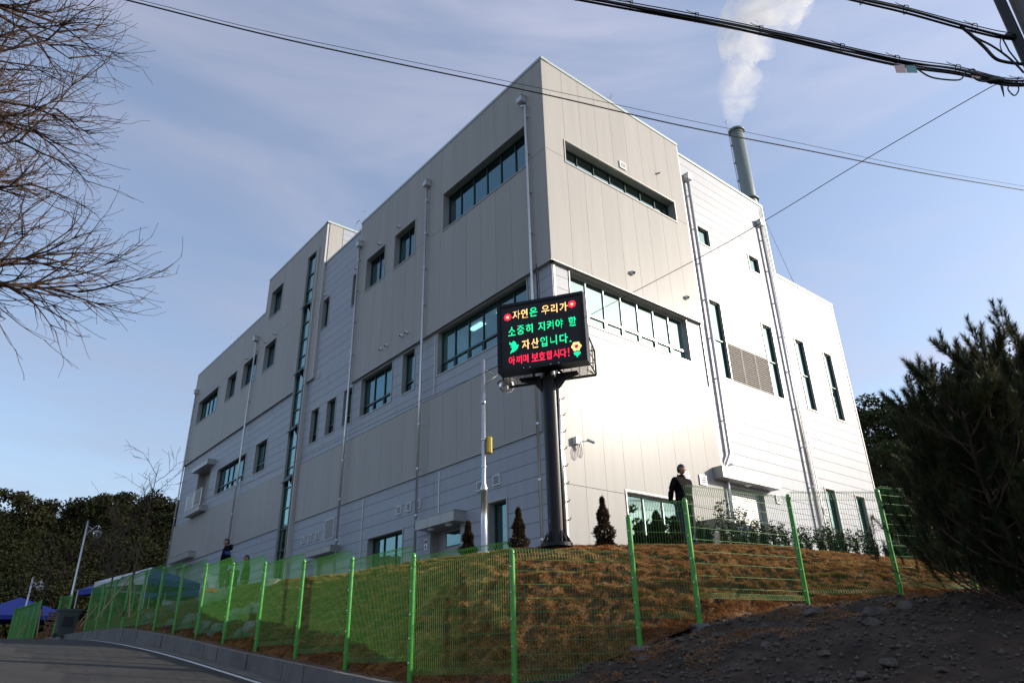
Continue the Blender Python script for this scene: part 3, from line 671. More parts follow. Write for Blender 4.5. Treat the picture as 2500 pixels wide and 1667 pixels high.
for i in range(7): tw.box(CX+.94, CX+10.5, y_-.06, y_-.01, zc(27.0)+.44*i, zc(27.0)+.44*i+.425)
tw.build('tower_side_wall', [b_, s_], bld)
cp = MB()
def cope(side, u0, u1, z, o): fbox(cp, side, uc(u0), uc(u1), zc(z), zc(z)+.13, -.25, o)
cope('L', -.22, 17.2, 27.4, U+.03); cope('L', 17.2, 22.58, 27.1, .04); cope('L', 22.55, 33.15, 30.4, U+.03); cope('L', 33.15, 49.7, 27.4, U+.03)
cope('R', 0.3, 9.9, 27.4, U+.03); cope('R', 9.9, 18.35, 27.0, .04); cope('R', 18.35, 24.92, 22.15, .04)
cp.box(CX-U-.03, CX+9.5, y_-.12, y_+.2, zc(30.4)+.002, zc(30.4)+.132); cp.box(CX+uc(18.3)-.1, CX+uc(18.3)+.05, CY, CY+8, zc(27)+.002, zc(27)+.12)
fbox(cp, 'L', uc(49.62), uc(49.72), zc(18.5), zc(27.4), -.2, U+.03)
build_pieces(cp, 'coping', M['coping'], bld)

# downpipes with hopper heads and brackets
def downpipe(side, u, ztop, zbot, o, r=.055, jog=None, elbow=False):
    u = uc(u); zt = zc(ztop); mb = MB(); so_ = .14
    pts = [(u, zt-.2, o+so_)]
    if elbow: pts = [(u+.22, zt-.1, o+so_), (u+.22, zt-.32, o+so_), (u, zt-.42, o+so_)]
    if jog: pts += [(u, zc(jog[0]), o+so_), (uc(jog[2]), zc(jog[1]), o+so_)]; pts += [(uc(jog[2]), zc(zbot), o+so_)]
    else: pts += [(u, zc(zbot), o+so_)]
    mb.smooth = True
    mb.tube([fp(side, a, z, q) for a, z, q in pts], r, 10)
    d = mb.build('downpipe', M['pipe'], bld, smooth=True)
    h = MB(); hu = u+(.22 if elbow else 0); fbox(h, side, hu-.15, hu+.15, zt-.14, zt+.16, o+.005, o+.30); fbox(h, side, hu-.17, hu+.17, zt+.16, zt+.2, o+.003, o+.32); h.build('hopper', M['hopper'], d)
    bmb = MB(); z = zt-1.0
    while z > zc(zbot)+.3:
        uu = u
        if jog and z < zc(jog[1]): uu = uc(jog[2])
        bmb.tube([fp(side, uu, z-.03, o+so_), fp(side, uu, z+.03, o+so_)], r+.004, 10); fbox(bmb, side, uu-.02, uu+.08, z-.01, z+.01, o+.002, o+so_)
        z -= 1.9
    q = bmb.build('bracket', M['pipe'], d); q['kind'] = 'stuff'
downpipe('L', .88, 25.7, 4.3, U, elbow=True); downpipe('L', 9.25, 25.75, 4.3, U); downpipe('L', 16.95, 25.7, 4.3, U); downpipe('L', 33.85, 25.5, 4.3, U, elbow=True); downpipe('L', 48.9, 25.45, 8, U)
downpipe('R', 10.47, 25.5, 4.3, 0, r=.07, jog=(10.05, 9.35, 9.95)); downpipe('R', 17.4, 25.35, 4.3, 0, r=.07)
dp = MB(); dp.tube([(CX+2.0, y_-.2, zc(29.3)), (CX+2.0, y_-.2, zc(27.0))], .06, 8); dp.box(CX+1.8, CX+2.2, y_-.35, y_-.07, zc(29.3), zc(29.3)+.3); dp.build('downpipe', M['pipe'], bld)
# thin conduit on the right wall corner and ladder loop on the roof
cd_ = MB(); cd_.tube([fp('R', uc(18.0), zc(26.8), .05), fp('R', uc(18.0), zc(4.3), .05)], .02, 6)
cd_.build('conduit', M['pipe'], bld)
ld = MB()
for dx in (0, .45):
    ld.tube([(CX-.05+dx, CY+uc(17.6), zc(27.0)), (CX-.05+dx, CY+uc(17.6), zc(27.0)+.75), (CX-.05+dx, CY+uc(17.6)+.12, zc(27.0)+.95), (CX-.05+dx, CY+uc(17.6)+.35, zc(27.0)+1.02), (CX-.05+dx, CY+uc(17.6)+.6, zc(27.0)+.9), (CX-.05+dx, CY+uc(17.6)+.65, zc(27.0))], .025, 6)
ld.build('roof_ladder_rail', M['pipe'], bld)
# canopies
def canopy(side, u0, u1, z0, z1, p, lights=0):
    mb = MB(); fbox(mb, side, u0, u1, z0, z1, .002, p); fbox(mb, side, u0-.02, u1+.02, z1, z1+.03, .002, p+.02)
    for i in range(1, int((u1-u0)/1.0)+1):
        u = u0+(u1-u0)*i/(int((u1-u0)/1.0)+1); fbox(mb, side, u-.006, u+.006, z0+.01, z1-.01, p, p+.006)
    c = mb.build('canopy', M['reveal'], bld)
    for i in range(lights):
        u = u0+(u1-u0)*(i+.6)/(lights+.2); l_ = MB(); q = fp(side, u, z0-.001, p*.5); l_.lathe(q, [(0.15, 0), (.14, -.04), (.09, -.075), (.0, -.09)], 14); l_.build('canopy_light', M['white'], c, smooth=True)
canopy('L', 5.29, 7.9, 6.36, 6.74, .55, 2); canopy('R', 8.15, 12.22, 7.98, 8.4, .5, 1); canopy('L', 36.6, 40.2, 15.25, 15.6, .55)
canopy('L', 37.8, 42.8, 8.85, 9.25, .5); canopy('L', 15.4, 18.1, 6.5, 6.78, .5); canopy('L', 36.9, 40.4, 11.95, 12.3, .55)
rl = MB(); z0, z1 = 12.33, 13.55
for k in range(15):
    u = 36.95+3.4*k/14; rl.tube([fp('L', u, z0, .52), fp('L', u, z1-.02, .52)], .008 if k % 7 else .025, 6)
for z in (z1, z0+.12): rl.tube([fp('L', 36.95, z, .02), fp('L', 36.95, z, .52), fp('L', 40.35, z, .52), fp('L', 40.35, z, .02)], .02, 6)
rl.build('balcony_railing', M['pipe'], bld)
# small dome cameras / bulkhead fittings
def dome(side, u, z, o, r=.085):
    mb = MB(); q = Vector(fp(side, uc(u), zc(z), o)); n_ = Vector((-1, 0, 0)) if side == 'L' else Vector((0, -1, 0))
    mb.tube([q+n_*.001, q+n_*.05], r*.9, 12); mb.tube([q+n_*.05, q+n_*.09+Vector((0, 0, -.01)), q+n_*.13+Vector((0, 0, -.03))], [r, r*.98, r*.72], 12)
    d = mb.build('exhaust_cap', M['white'], bld, smooth=False); k = MB(); k.tube([q+n_*.131+Vector((0, 0, -.032)), q+n_*.14+Vector((0, 0, -.04))], r*.62, 12); k.build('opening', M['dark'], d)
for u, z in ((12.3, 24.6), (14.52, 24.57), (30.23, 24.54), (32.07, 24.53), (33.9, 24.49), (36.04, 24.5), (10.94, 17.36), (11.44, 17.36), (12.98, 17.36), (13.61, 17.36)): dome('L', u, z, U, .075)
dome('L', 17.72, 24.42, 0, .07); dome('L', 22.17, 24.44, 0, .07)
dome('R', 4.81, 17.53, U, .11); dome('R', 8.74, 17.53, U, .1); dome('R', 7.77, 24.5, U, .05)
# cctv camera at the lit corner
q = Vector(fp('R', uc(.72), zc(8.96), .06)); cc = MB()
fbox(cc, 'R', uc(.55), uc(.55)+.2, zc(8.86), zc(8.86)+.24, .051, .22); cc.tube([q+Vector((.08, -.18, 0)), q+Vector((.22, -.3, 0)), q+Vector((.26, -.3, .05))], .02, 8)
cv = cc.build('security_camera', M['white'], bld)
cc = MB(); a = q+Vector((.22, -.28, .06)); d = Vector((.75, -.45, -.35)).normalized(); cc.tube([a, a+d*.25], .05, 10); cc.tube([a+d*.25, a+d*.27], .042, 10); cc.build('camera_body', M['hopper'], cv)
cc = MB()
for dx in (-.05, .02): cc.tube([q+Vector((dx, -.1, -.1)), q+Vector((dx-.07, -.12, -.28)), q+Vector((dx-.05, -.12, -.5)), q+Vector((dx+.03, -.12, -.55)), q+Vector((dx+.1, -.12, -.42)), q+Vector((dx+.07, -.12, -.1))], .010, 6)
cc.build('cable', M['blackrubber'], cv)

# ------------------------------------------------------------------ chimney, smoke, lightning rods
ch = Vector((39.84, 20.93, 0)); ztop = 37.3
chim = empty('chimney_stack', (ch.x, ch.y, 24.5), 'tall grey green steel smokestack rising behind the building', 'chimney')
mb = MB(); mb.lathe((ch.x, ch.y, 0), [(.50, 20), (.50, 30.9), (.0, 30.9)], 28); mb.build('lower_stack', M['chimney'], chim, smooth=False)
mb = MB(); mb.lathe((ch.x, ch.y, 0), [(.48, 30.9), (.48, ztop), (.42, ztop), (.42, 31.2)], 28); mb.build('upper_stack', M['chimney'], chim, smooth=True)
mb = MB(); mb.lathe((ch.x, ch.y, 0), [(.48, 31.0), (.63, 31.0), (.63, 31.1), (.48, 31.1)], 28); mb.build('flange', M['chimney'], chim)
mb = MB(); mb.lathe((ch.x, ch.y, 0), [(.48, ztop-.12), (.59, ztop-.12), (.59, ztop+.02), (.42, ztop+.02)], 28); mb.build('flange', M['chimney'], chim)
mb = MB(); lx, ly = ch.x-.36, ch.y+.44
mb.tube([(lx, ly, 27), (lx, ly, ztop+1.1)], .03, 6)
for z in np.arange(28, ztop, 1.6): mb.box(lx-.05, lx+.12, ly-.12, ly+.05, z, z+.08)
for d in ((.18, 0, .25), (-.18, 0, .25), (0, .18, .25)): mb.tube([(lx, ly, ztop+.8), (lx+d[0], ly+d[1], ztop+.8+d[2])], .012, 5)
mb.build('lightning_rod', M['pipe'], chim)
def rod(x, y, z, h, label):
    mb = MB(); mb.tube([(x, y, z), (x, y, z+h*.6), (x, y, z+h)], [.03, .02, .01], 6)
    for k in range(3):
        a = k*2.1; mb.tube([(x, y, z+h*.78), (x+.2*math.cos(a), y+.2*math.sin(a), z+h*.85)], .012, 5)
    o = mb.build('lightning_rod', M['pipe'], origin=(x, y, z)); tag(o, label, 'lightning rod', 'lightning rods on the roofs')
r_ = Vector(fp('R', uc(5.7), zc(27.5), -.6)); rod(r_.x, r_.y, r_.z, 1.75, 'thin lightning rod on the sunlit front roof edge of the building')
r_ = Vector(fp('L', uc(17.3), zc(27.4), -.1)); rod(r_.x, r_.y, r_.z+.1, 1.2, 'lightning rod at the step beside the roof ladder')
r_ = Vector(fp('L', uc(42.3), zc(27.4), -.2)); rod(r_.x, r_.y, r_.z+.1, 1.5, 'lightning rod on the far low left roof edge')
gw = MB(); gw.tube([(ch.x+.3, ch.y-.3, 31), at_d(1826, 655, 38)], .012, 4); o = gw.build('guy_wire', M['blackrubber'], origin=(ch.x, ch.y, 31)); tag(o, 'thin guy wire running down from the smokestack flange', 'wire')
# smoke
ctl = [((1688, 288), .35), ((1690, 240), .95), ((1703, 195), 1.5), ((1697, 160), 1.6), ((1710, 125), 1.45), ((1702, 90), 1.9), ((1725, 50), 2.0), ((1752, 12), 2.4), ((1800, -40), 2.8), ((1860, -100), 3.0)]
ring = []; pr = []
for (px, py), r in ctl:
    p = at_d(px, py, 45); ring.append(p); pr.append(r)
sm = MB()
PP, RR = [], []
for i in range(len(ring)-1):
    for k in range(7):
        t = k/7; PP.append(ring[i].lerp(ring[i+1], t)); RR.append(pr[i]*(1-t)+pr[i+1]*t)
sm.tube(PP, [r*1.12 for r in RR], 32)
so_ = sm.build('smoke_plume', M['white'], origin=ring[0], smooth=True)
v = []
for vv in so_.data.vertices:
    c = vv.co; w_ = min(1, max(0, c.z/2.5)); n_ = Vector((noise.noise(c*.45), noise.noise(c*.45+Vector((9, 3, 1))), noise.noise(c*.45+Vector((2, 7, 5)))))*1.3+Vector((noise.noise(c*1.3), noise.noise(c*1.3+Vector((4, 1, 8))), noise.noise(c*1.3+Vector((5, 5, 1)))))*.55; vv.co = c+n_*w_
ms = bpy.data.materials.new('smoke'); ms.use_nodes = True; n = ms.node_tree.nodes; l = ms.node_tree.links; n.remove(n['Principled BSDF'])
pv = n.new('ShaderNodeVolumePrincipled'); pv.inputs['Color'].default_value = (0.97, 0.96, 0.93, 1); pv.inputs['Anisotropy'].default_value = 0.3
t = n.new('ShaderNodeTexCoord'); nn = n.new('ShaderNodeTexNoise'); nn.inputs['Scale'].default_value = .5; nn.inputs['Detail'].default_value = 5; nn.inputs['Roughness'].default_value = .6; nn.inputs['Distortion'].default_value = .6
mr = n.new('ShaderNodeMapRange'); mr.inputs[1].default_value = .41; mr.inputs[2].default_value = .68; mr.inputs[3].default_value = 0; mr.inputs[4].default_value = 0.5
l.new(t.outputs['Object'], nn.inputs[0]); l.new(nn.outputs[0], mr.inputs[0]); l.new(mr.outputs[0], pv.inputs['Density']); l.new(pv.outputs[0], n['Material Output'].inputs['Volume'])
so_.data.materials[0] = ms; tag(so_, 'cream white smoke drifting up from the smokestack', 'smoke', kind='stuff')

# ------------------------------------------------------------------ LED sign
TLc, TRc = Vector((10.1465, 12.7003, 10.0)), Vector((11.3575, 10.7724, 10.0)); rv = (TRc-TLc); SW = rv.length; rv.normalize(); nv = Vector((-rv.y, rv.x, 0)); nv = nv if nv.x < 0 else -nv
SH = 1.87; SZ0 = 10.0-SH
def sp(u, v, o): return tuple(TLc + rv*(u*SW) + Vector((0, 0, -v*SH)) + nv*o)
pole_xy = (TLc+TRc)/2 - nv*.62
sign = empty('led_sign', (pole_xy.x, pole_xy.y, P), 'black electronic message board on a tall round black pole with Korean text', 'sign')
def sbox(mb, u0, u1, v0, v1, o0, o1):
    c = [sp(u, v, o) for v in (v1, v0) for (u, o) in ((u0, o1), (u1, o1), (u1, o0), (u0, o0))]; mb.hexa(c)
mb = MB(); sbox(mb, 0, 1, 0, 1, -.36, 0); mb.build('cabinet', M['black'], sign)
mb = MB(); sbox(mb, .985, 1.003, .001, .999, -.36, -.01); 
mb = MB(); sbox(mb, .045, .955, .05, .95, .001, .006); scr = mb.build('screen', M['screen'], sign)
mb = MB()
for e in ((0, 1, 0, .045), (0, 1, .955, 1), (0, .04, .045, .955), (.96, 1, .045, .955)): sbox(mb, *e, .001, .03)
mb.build('bezel', M['black'], sign)
mb = MB()   # rear service cage
f = .03
def bar(a, b_, w=.022): mb.tube([a, b_], w, 4)
for u in (0.0, 1.0):
    bar(sp(u, .60, -.36), sp(u, .66, -.92)); bar(sp(u, 1.0, -.36), sp(u, 1.02, -.92)); bar(sp(u, .66, -.92), sp(u, 1.02, -.92)); bar(sp(u, .83, -.36), sp(u, .84, -.92), .014); bar(sp(u, .66, -.62), sp(u, 1.0, -.62), .014)
bar(sp(0, 1.02, -.92), sp(1, 1.02, -.92), .035); bar(sp(0, .66, -.92), sp(1, .66, -.92)); bar(sp(0, .84, -.92), sp(1, .84, -.92), .014)
for u in (.36, .64): bar(sp(u, 1.0, -.36), sp(u+(.06 if u > .5 else -.06), 1.02, -.92), .035)
for k in range(12): bar(sp(k/11, .66, -.92), sp(k/11, 1.02, -.92), .008)
mb.build('service_cage', M['black'], sign)
mb = MB()   # expanded metal floor of the cage
for (u0, u1) in ((.03, .33), (.67, .98)):
    n_ = 22
    for k in range(n_+1):
        a = u0+(u1-u0)*k/n_; b_ = min(u1, max(u0, a+.09)); mb.tube([sp(a, 1.0, -.38), sp(b_, 1.015, -.90)], .005, 3, cap=False)
        b_ = min(u1, max(u0, a-.09)); mb.tube([sp(a, 1.0, -.38), sp(b_, 1.015, -.90)], .005, 3, cap=False)
q = mb.build('mesh_floor', M['steel'], sign); q['kind'] = 'stuff'
mb = MB(); px_, py_ = pole_xy.x, pole_xy.y; mb.lathe((px_, py_, 0), [(.185, P-.2), (.185, SZ0+.25), (.0, SZ0+.25)], 32); mb.build('pole', M['black'], sign, smooth=False)
for p_ in sign.children[-1].data.polygons: p_.use_smooth = abs(p_.normal.z) < .5
mb = MB()
for s in (-1, 1):
    for o_ in (-.2, -.55):
        base = TLc.lerp(TRc, .5)-nv*.62; a = base + rv*(s*.2); c = base + rv*(s*.75)
        pts = [(a.x, a.y, SZ0-.42), (a.x, a.y, SZ0-.002), (c.x, c.y, SZ0-.002), (c.x, c.y, SZ0-.06), ((base+rv*s*.42).x, (base+rv*s*.42).y, SZ0-.14)]
        off = -nv*(o_+.38)*.35
        A_ = [Vector(p)+off for p in pts]; B_ = [p+nv*.03 for p in A_]; mb.poly(A_); mb.poly(B_[::-1])
        for i in range(len(A_)): mb.quad(A_[i], A_[(i+1) % len(A_)], B_[(i+1) % len(A_)], B_[i])
for k in range(4): 
    q = TLc + rv*(SW*(.3+.13*k)) + nv*.031; 
q = mb.build('gussets', M['black'], sign); q['kind'] = 'stuff'
mb = MB()
for k, u in enumerate((.30, .37, .60, .69)): a = Vector(sp(u, .985, .03)); mb.tube([a, a+nv*.02], .014, 8)
mb.build('bolts', M['bolt'], sign)
mb = MB()   # foot plate and fins
mb.lathe((px_, py_, 0), [(0, P+.03), (.36, P+.03), (.36, P-.05)], 24)
for k in range(8):
    a = k*math.pi/4; d = Vector((math.cos(a), math.sin(a), 0)); s = Vector((-d.y, d.x, 0))*.01; b0 = Vector((px_, py_, P+.03))
    pts = [b0+d*.2, b0+d*.34, b0+d*.2+Vector((0, 0, .28))]; mb.poly([p+s for p in pts]); mb.poly([p-s for p in pts][::-1]); mb.quad(pts[1]-s, pts[1]+s, pts[2]+s, pts[2]-s)
mb.build('foot_plate', M['black'], sign)
mb = MB()   # climbing steps and cable conduit on the right flank
e = Vector((px_, py_, 0)) + (rv*.9+nv*.1).normalized()*.212
mb.tube([(e.x, e.y, P), (e.x, e.y, SZ0-.1)], .028, 8)
mb.build('conduit', M['steel'], sign, smooth=True)
mb = MB()
for k in range(9):
    z = P+.55+k*.42; a = Vector((px_, py_, z))+rv*.2-nv*.05; mb.tube([a, a+rv*.13, a+rv*.15+Vector((0, 0, .05))], .012, 5); mb.tube([a+Vector((0, 0, -.06)), a+rv*.11], .009, 5)
q = mb.build('climbing_steps', M['black'], sign); q['kind'] = 'stuff'
mb = MB(); a = Vector(sp(.46, 0, -.2)); mb.tube([a, a+Vector((0, 0, 1.15))], .022, 6); b2 = a+rv*.05; mb.tube([b2, b2+Vector((0, 0, .9))], .014, 6)
for k in range(3):
    th = k*1.05; d = Vector((math.cos(th), math.sin(th), 0)); c = a+Vector((0, 0, 1.0)); mb.tube([c-d*.14, c+d*.14], .007, 5)
mb.tube([a+Vector((0, 0, 1.1)), a+Vector((0, 0, 1.45))], .008, 5); mb.build('aerial', M['black'], sign)

# lettering on the screen, drawn as rows of lit diodes
LED = {'y': mat('led_amber', (.9, .6, .25), emit=(1.0, .56, .20), estr=1.15), 'g': mat('led_green', (.05, .8, .4), emit=(.0, .85, .30), estr=1.0), 'r': mat('led_red', (.9, .02, .1), emit=(1.0, .015, .06), estr=1.1)}
tcv = bpy.data.curves.new('glyph_curve', 'FONT'); tob = bpy.data.objects.new('glyph_tmp', tcv); COL.objects.link(tob)
def glyph_tris(ch_):
    tcv.body = ch_; tcv.offset = 0.002; dg = bpy.context.evaluated_depsgraph_get(); dg.update(); ev = tob.evaluated_get(dg); me = ev.to_mesh(); me.calc_loop_triangles()
    v = np.array([x.co[:2] for x in me.vertices]); t = np.array([q.vertices[:] for q in me.loop_triangles]); ev.to_mesh_clear(); return v, t
PD = SW*.91/150.0                     # diode pitch
def dots(mb, test, u0, u1, v0, v1):
    w = PD/SW; h = PD/SH; i0, i1 = int(u0/w), int(u1/w)+1; j0, j1 = int(v0/h), int(v1/h)+1
    for i in range(i0, i1+1):
        for j in range(j0, j1+1):
            u, v_ = (i+.5)*w, (j+.5)*h
            if u0 <= u <= u1 and v0 <= v_ <= v1 and test(u, v_):
                k = .47; mb.quad(sp(u-w*k, v_+h*k, .0085), sp(u+w*k, v_+h*k, .0085), sp(u+w*k, v_-h*k, .0085), sp(u-w*k, v_-h*k, .0085))
def glyph(mb, ch_, u0, u1, vc, hh):
    v, t = glyph_tris(ch_)
    if len(t) == 0: return
    lo, hi = v.min(0), v.max(0); v0 = vc-hh/2
    P3 = v[t]; a, b_, c = P3[:, 0], P3[:, 1], P3[:, 2]
    def inside(p):
        d1 = (p[0]-b_[:, 0])*(a[:, 1]-b_[:, 1])-(a[:, 0]-b_[:, 0])*(p[1]-b_[:, 1]); d2 = (p[0]-c[:, 0])*(b_[:, 1]-c[:, 1])-(b_[:, 0]-c[:, 0])*(p[1]-c[:, 1]); d3 = (p[0]-a[:, 0])*(c[:, 1]-a[:, 1])-(c[:, 0]-a[:, 0])*(p[1]-a[:, 1])
        return bool((~(((d1 < 0) | (d2 < 0) | (d3 < 0)) & ((d1 > 0) | (d2 > 0) | (d3 > 0)))).any())
    du = (hi[0]-lo[0])/(u1-u0)*PD/SW*.18; dv = (hi[1]-lo[1])/hh*PD/SH*.18
    def test(u, v_):
        x = lo[0]+(u-u0)/(u1-u0)*(hi[0]-lo[0]); y = hi[1]-(v_-v0)/hh*(hi[1]-lo[1])
        return inside((x, y)) or inside((x+du, y)) or inside((x-du, y)) or inside((x, y+dv)) or inside((x, y-dv))
    dots(mb, test, u0-PD/SW*.5, u1+PD/SW*.5, v0-PD/SH*.5, v0+hh+PD/SH*.5)
def text_run(items, colr, vc, hh):
    mb = MB()
    for ch_, u0, u1, *k in items: glyph(mb, ch_, u0, u1, vc+(k[0] if k else 0), k[1] if k else hh)
    q = mb.build('lettering', LED[colr], scr); q['kind'] = 'stuff'
text_run([('자', .185, .27), ('연', .285, .36), ], 'y', .185, .135); text_run([('은', .385, .47)], 'g', .185, .135); text_run([('우', .525, .61), ('리', .63, .70), ('가', .73, .815)], 'y', .185, .135)
text_run([('소', .13, .21), ('중', .23, .315), ('히', .335, .41), ('지', .475, .55), ('켜', .575, .65), ('야', .675, .755), ('할', .82, .905)], 'g', .42, .135)
text_run([('자', .285, .37), ('산', .39, .475)], 'y', .645, .135); text_run([('입', .495, .57), ('니', .605, .68), ('다', .71, .80), ('.', .82, .836, .055, .02)], 'g', .645, .135)
text_run([('아', .13, .197), ('끼', .212, .275), ('며', .29, .35), ('보', .39, .46), ('호', .47, .54), ('합', .555, .62), ('시', .632, .695), ('다', .71, .775), ('!', .795, .807)], 'r', .848, .115)
asp = SW/SH
def flower(uc_, vc_, r, petals, colr, ring_in, name='flower_symbol'):
    mb = MB(); rr = r*(1 if petals == 8 else 1)
    def test(u, v_):
        x, y = (u-uc_), (v_-vc_)/asp; d = math.hypot(x, y); th = math.atan2(y, x); return ring_in < d < r*(.80+.20*abs(math.cos(th*petals/2)))
    dots(mb, test, uc_-r, uc_+r, vc_-r*asp, vc_+r*asp); return mb
for c in ((.125, .20), (.868, .165)):
    flower(*c, .046, 8, 'r', .019).build('flower_symbol', LED['r'], scr); mb = MB(); dots(mb, lambda u, v_: math.hypot(u-c[0], (v_-c[1])/asp) < .016, c[0]-.03, c[0]+.03, c[1]-.03, c[1]+.03); mb.build('flower_symbol', LED['y'], scr)
c = (.888, .785); flower(*c, .056, 6, 'y', .022).build('flower_symbol', LED['y'], scr)
mb = MB(); dots(mb, lambda u, v_: .012 < math.hypot(u-c[0], (v_-c[1])/asp) < .021, c[0]-.03, c[0]+.03, c[1]-.03, c[1]+.03); mb.build('flower_symbol', LED['r'], scr)
mb = MB(); dots(mb, lambda u, v_: abs(u-.893) < .006 or (((u-.893)/.038)**2+((v_-.895+abs(u-.893)*.5)/.028)**2 < 1), .855, .935, .855, .935); mb.build('flower_symbol', LED['g'], scr)
def inpoly(pts):
    def f_(u, v_):
        r = False; j = len(pts)-1
        for i in range(len(pts)):
            (a, b_), (c, d) = pts[i], pts[j]
            if (b_ > v_) != (d > v_) and u < (c-a)*(v_-b_)/(d-b_)+a: r = not r
            j = i
        return r
    return f_
mb = MB(); dots(mb, inpoly([(.14, .575), (.17, .60), (.185, .565), (.215, .60), (.222, .64), (.245, .625), (.235, .68), (.20, .72), (.165, .735), (.145, .745), (.16, .70), (.178, .675), (.15, .65), (.165, .635), (.142, .61)]), .13, .25, .55, .76); mb.build('bird_symbol', LED['g'], scr)
bpy.data.objects.remove(tob); bpy.data.curves.remove(tcv)

# ------------------------------------------------------------------ street lamps
def street_lamp(x, y, z, h, az, s=1.0, box=False):
    """az: direction the arm points"""
    d = Vector((math.cos(az), math.sin(az), 0))
    r = empty('street_lamp', (x, y, z), '', 'street lamp', 'steel street lamps')
    mb = MB(); mb.lathe((x, y, z), [(.16, 0), (.16, .02), (.08, .05), (.078, 1.45), (.09, 1.46), (.09, 1.56), (.055, 1.66), (.048, h), (0, h)], 16); mb.build('pole', M['steel'], r, smooth=True)
    t = Vector((x, y, z+h))
    mb = MB(); mb.tube([t-Vector((0, 0, .25)), t+d*.3-Vector((0, 0, .45)), t+d*.38-Vector((0, 0, .4)), t+d*.55-Vector((0, 0, .27)), t+d*.62-Vector((0, 0, .28)), t+d*.78-Vector((0, 0, .43))], .022, 6)
    mb.tube([t-Vector((0, 0, .75)), t+d*.38-Vector((0, 0, .42))], .018, 6); mb.tube([t+d*.62-Vector((0, 0, .28)), t+d*.62-Vector((0, 0, .55))], .03, 8); mb.build('arm', M['steel'], r, smooth=True)
    c = t+d*.62-Vector((0, 0, .62))
    mb = MB(); mb.lathe(c, [(.03, .1), (.06, .08), (.2, .03), (.26, -.03), (.255, -.04), (.0, -.035)], 20); mb.build('lamp_shade', M['reveal'], r, smooth=True)
    mb = MB(); mb.lathe(c, [(.2, -.045), (.205, -.12), (.18, -.22), (.12, -.30), (.0, -.335)], 20); mb.build('globe', M['globe'], r, smooth=True)
    mb = MB(); mb.lathe(c, [(.03, -.04), (.03, -.1), (.045, -.16), (.03, -.22), (0, -.24)], 10); mb.build('bulb', M['white'], r, smooth=True)
    if box:
        a = Vector((x, y, z+h-2.15)) + d*.14; mb = MB(); mb.tube([a-Vector((0, 0, .42)), a-Vector((0, 0, .4)), a, a+Vector((0, 0, .02))], [.06, .08, .08, .06], 8); mb.build('brass_box', M['gold'], r)
        mb = MB()
        for k in (-1.3, -.6, .4): mb.lathe((x, y, z+h-1.6+k), [(.056, -.02), (.064, -.02), (.064, .02), (.056, .02)], 12)
        mb.build('band', M['pipe'], r)
    return r
M['globe'] = glass_mat('clear_globe', (0.9, 0.9, 0.88), (0.9, 0.9, 0.9), 0.06)
l1 = street_lamp(10.55, 13.84, P-.02, 5.0, math.atan2(-.18, .24), box=True); l1['label'] = 'steel street lamp with a clear globe standing left of the message board'
a = at_d(203, 1195, 45); l2 = street_lamp(a.x, a.y, 3.7, a.z-3.7, math.atan2(-.7, .9)); l2['label'] = 'taller thin street lamp rising behind the far green fence'
a = at_d(76, 1325, 60); l3 = street_lamp(a.x, a.y, 3.6, a.z-3.6, math.atan2(-.7, .9)); l3['label'] = 'farthest small street lamp above the blue tent at the left edge'

# ------------------------------------------------------------------ fence
fence = empty('mesh_fence', (6.95, 11.2, 1.34), 'bright green welded wire mesh fence with round posts along the road and bank', 'fence')
PH = 2.1
def post_mesh():
    mb = MB(); mb.lathe((0, 0, 0), [(.046, -.1), (.046, 2.02), (.044, 2.05), (.03, 2.085), (.0, 2.1)], 14); o = mb.build('post', M['green'], fence, origin=(0, 0, 0), smooth=True)
    b = MB()
    for k in range(5): b.tube([(-.047, -.02, .3+k*.38), (-.060, -.025, .3+k*.38)], .011, 6)
    c = b.build('bolt_caps', M['bolt'], o, origin=(0, 0, 0)); c.location = (0, 0, 0)
    g = MB()
    for k in range(9): g.lathe((0, 0, .25+k*.2), [(.046, -.004), (.051, -.004), (.051, .004), (.046, .004)], 10)
    c = g.build('wire_collars', M['wire'], o, origin=(0, 0, 0)); c.location = (0, 0, 0); c['kind'] = 'stuff'
    return o
def panel_mesh(w, name='mesh_panel', pitch=.05):
    mb = MB(); H = 1.88; n = int(round(w/pitch)); r = .0031
    for i in range(n+1):
        x = i*w/n
        # upright wire with a rolled triangular loop at the top and a short one at the bottom, bulging to the outside (-y)
        mb.tube([(x, 0, .08), (x, 0, H-.15), (x, -.075, H-.015), (x, -.07, H+.012), (x, .01, H+.008), (x, .045, H-.005), (x, 0, H-.15)], r, 3, cap=False)
        mb.tube([(x, 0, .08), (x, -.04, .0), (x, .02, .0), (x, 0, .08)], r, 3, cap=False)
    zs = [0.0, .08, .16]+[.16+.2*k for k in range(1, 8)]+[H-.15, H-.005]
    for z in zs: mb.tube([(0, -.006, z), (w, -.006, z)], r*1.15, 4, cap=False)
    mb.tube([(0, -.072, H), (w, -.072, H)], r, 3, cap=False)
    o = mb.build(name, M['wire'], fence, origin=(0, 0, 0)); o['kind'] = 'stuff'; return o
FP = [(6.95, 11.2+2.34*i) for i in range(0, 9)]
FP2 = [(6.93, 11.2+2.34*i) for i in range(9, 13)]
post0 = post_mesh(); used = [False]
def put_post(x, y, z):
    o = copy_tree(post0, fence) if used[0] else post0
    used[0] = True; o.location = (x-6.95, y-11.2, z-1.34); return o
pm = {}
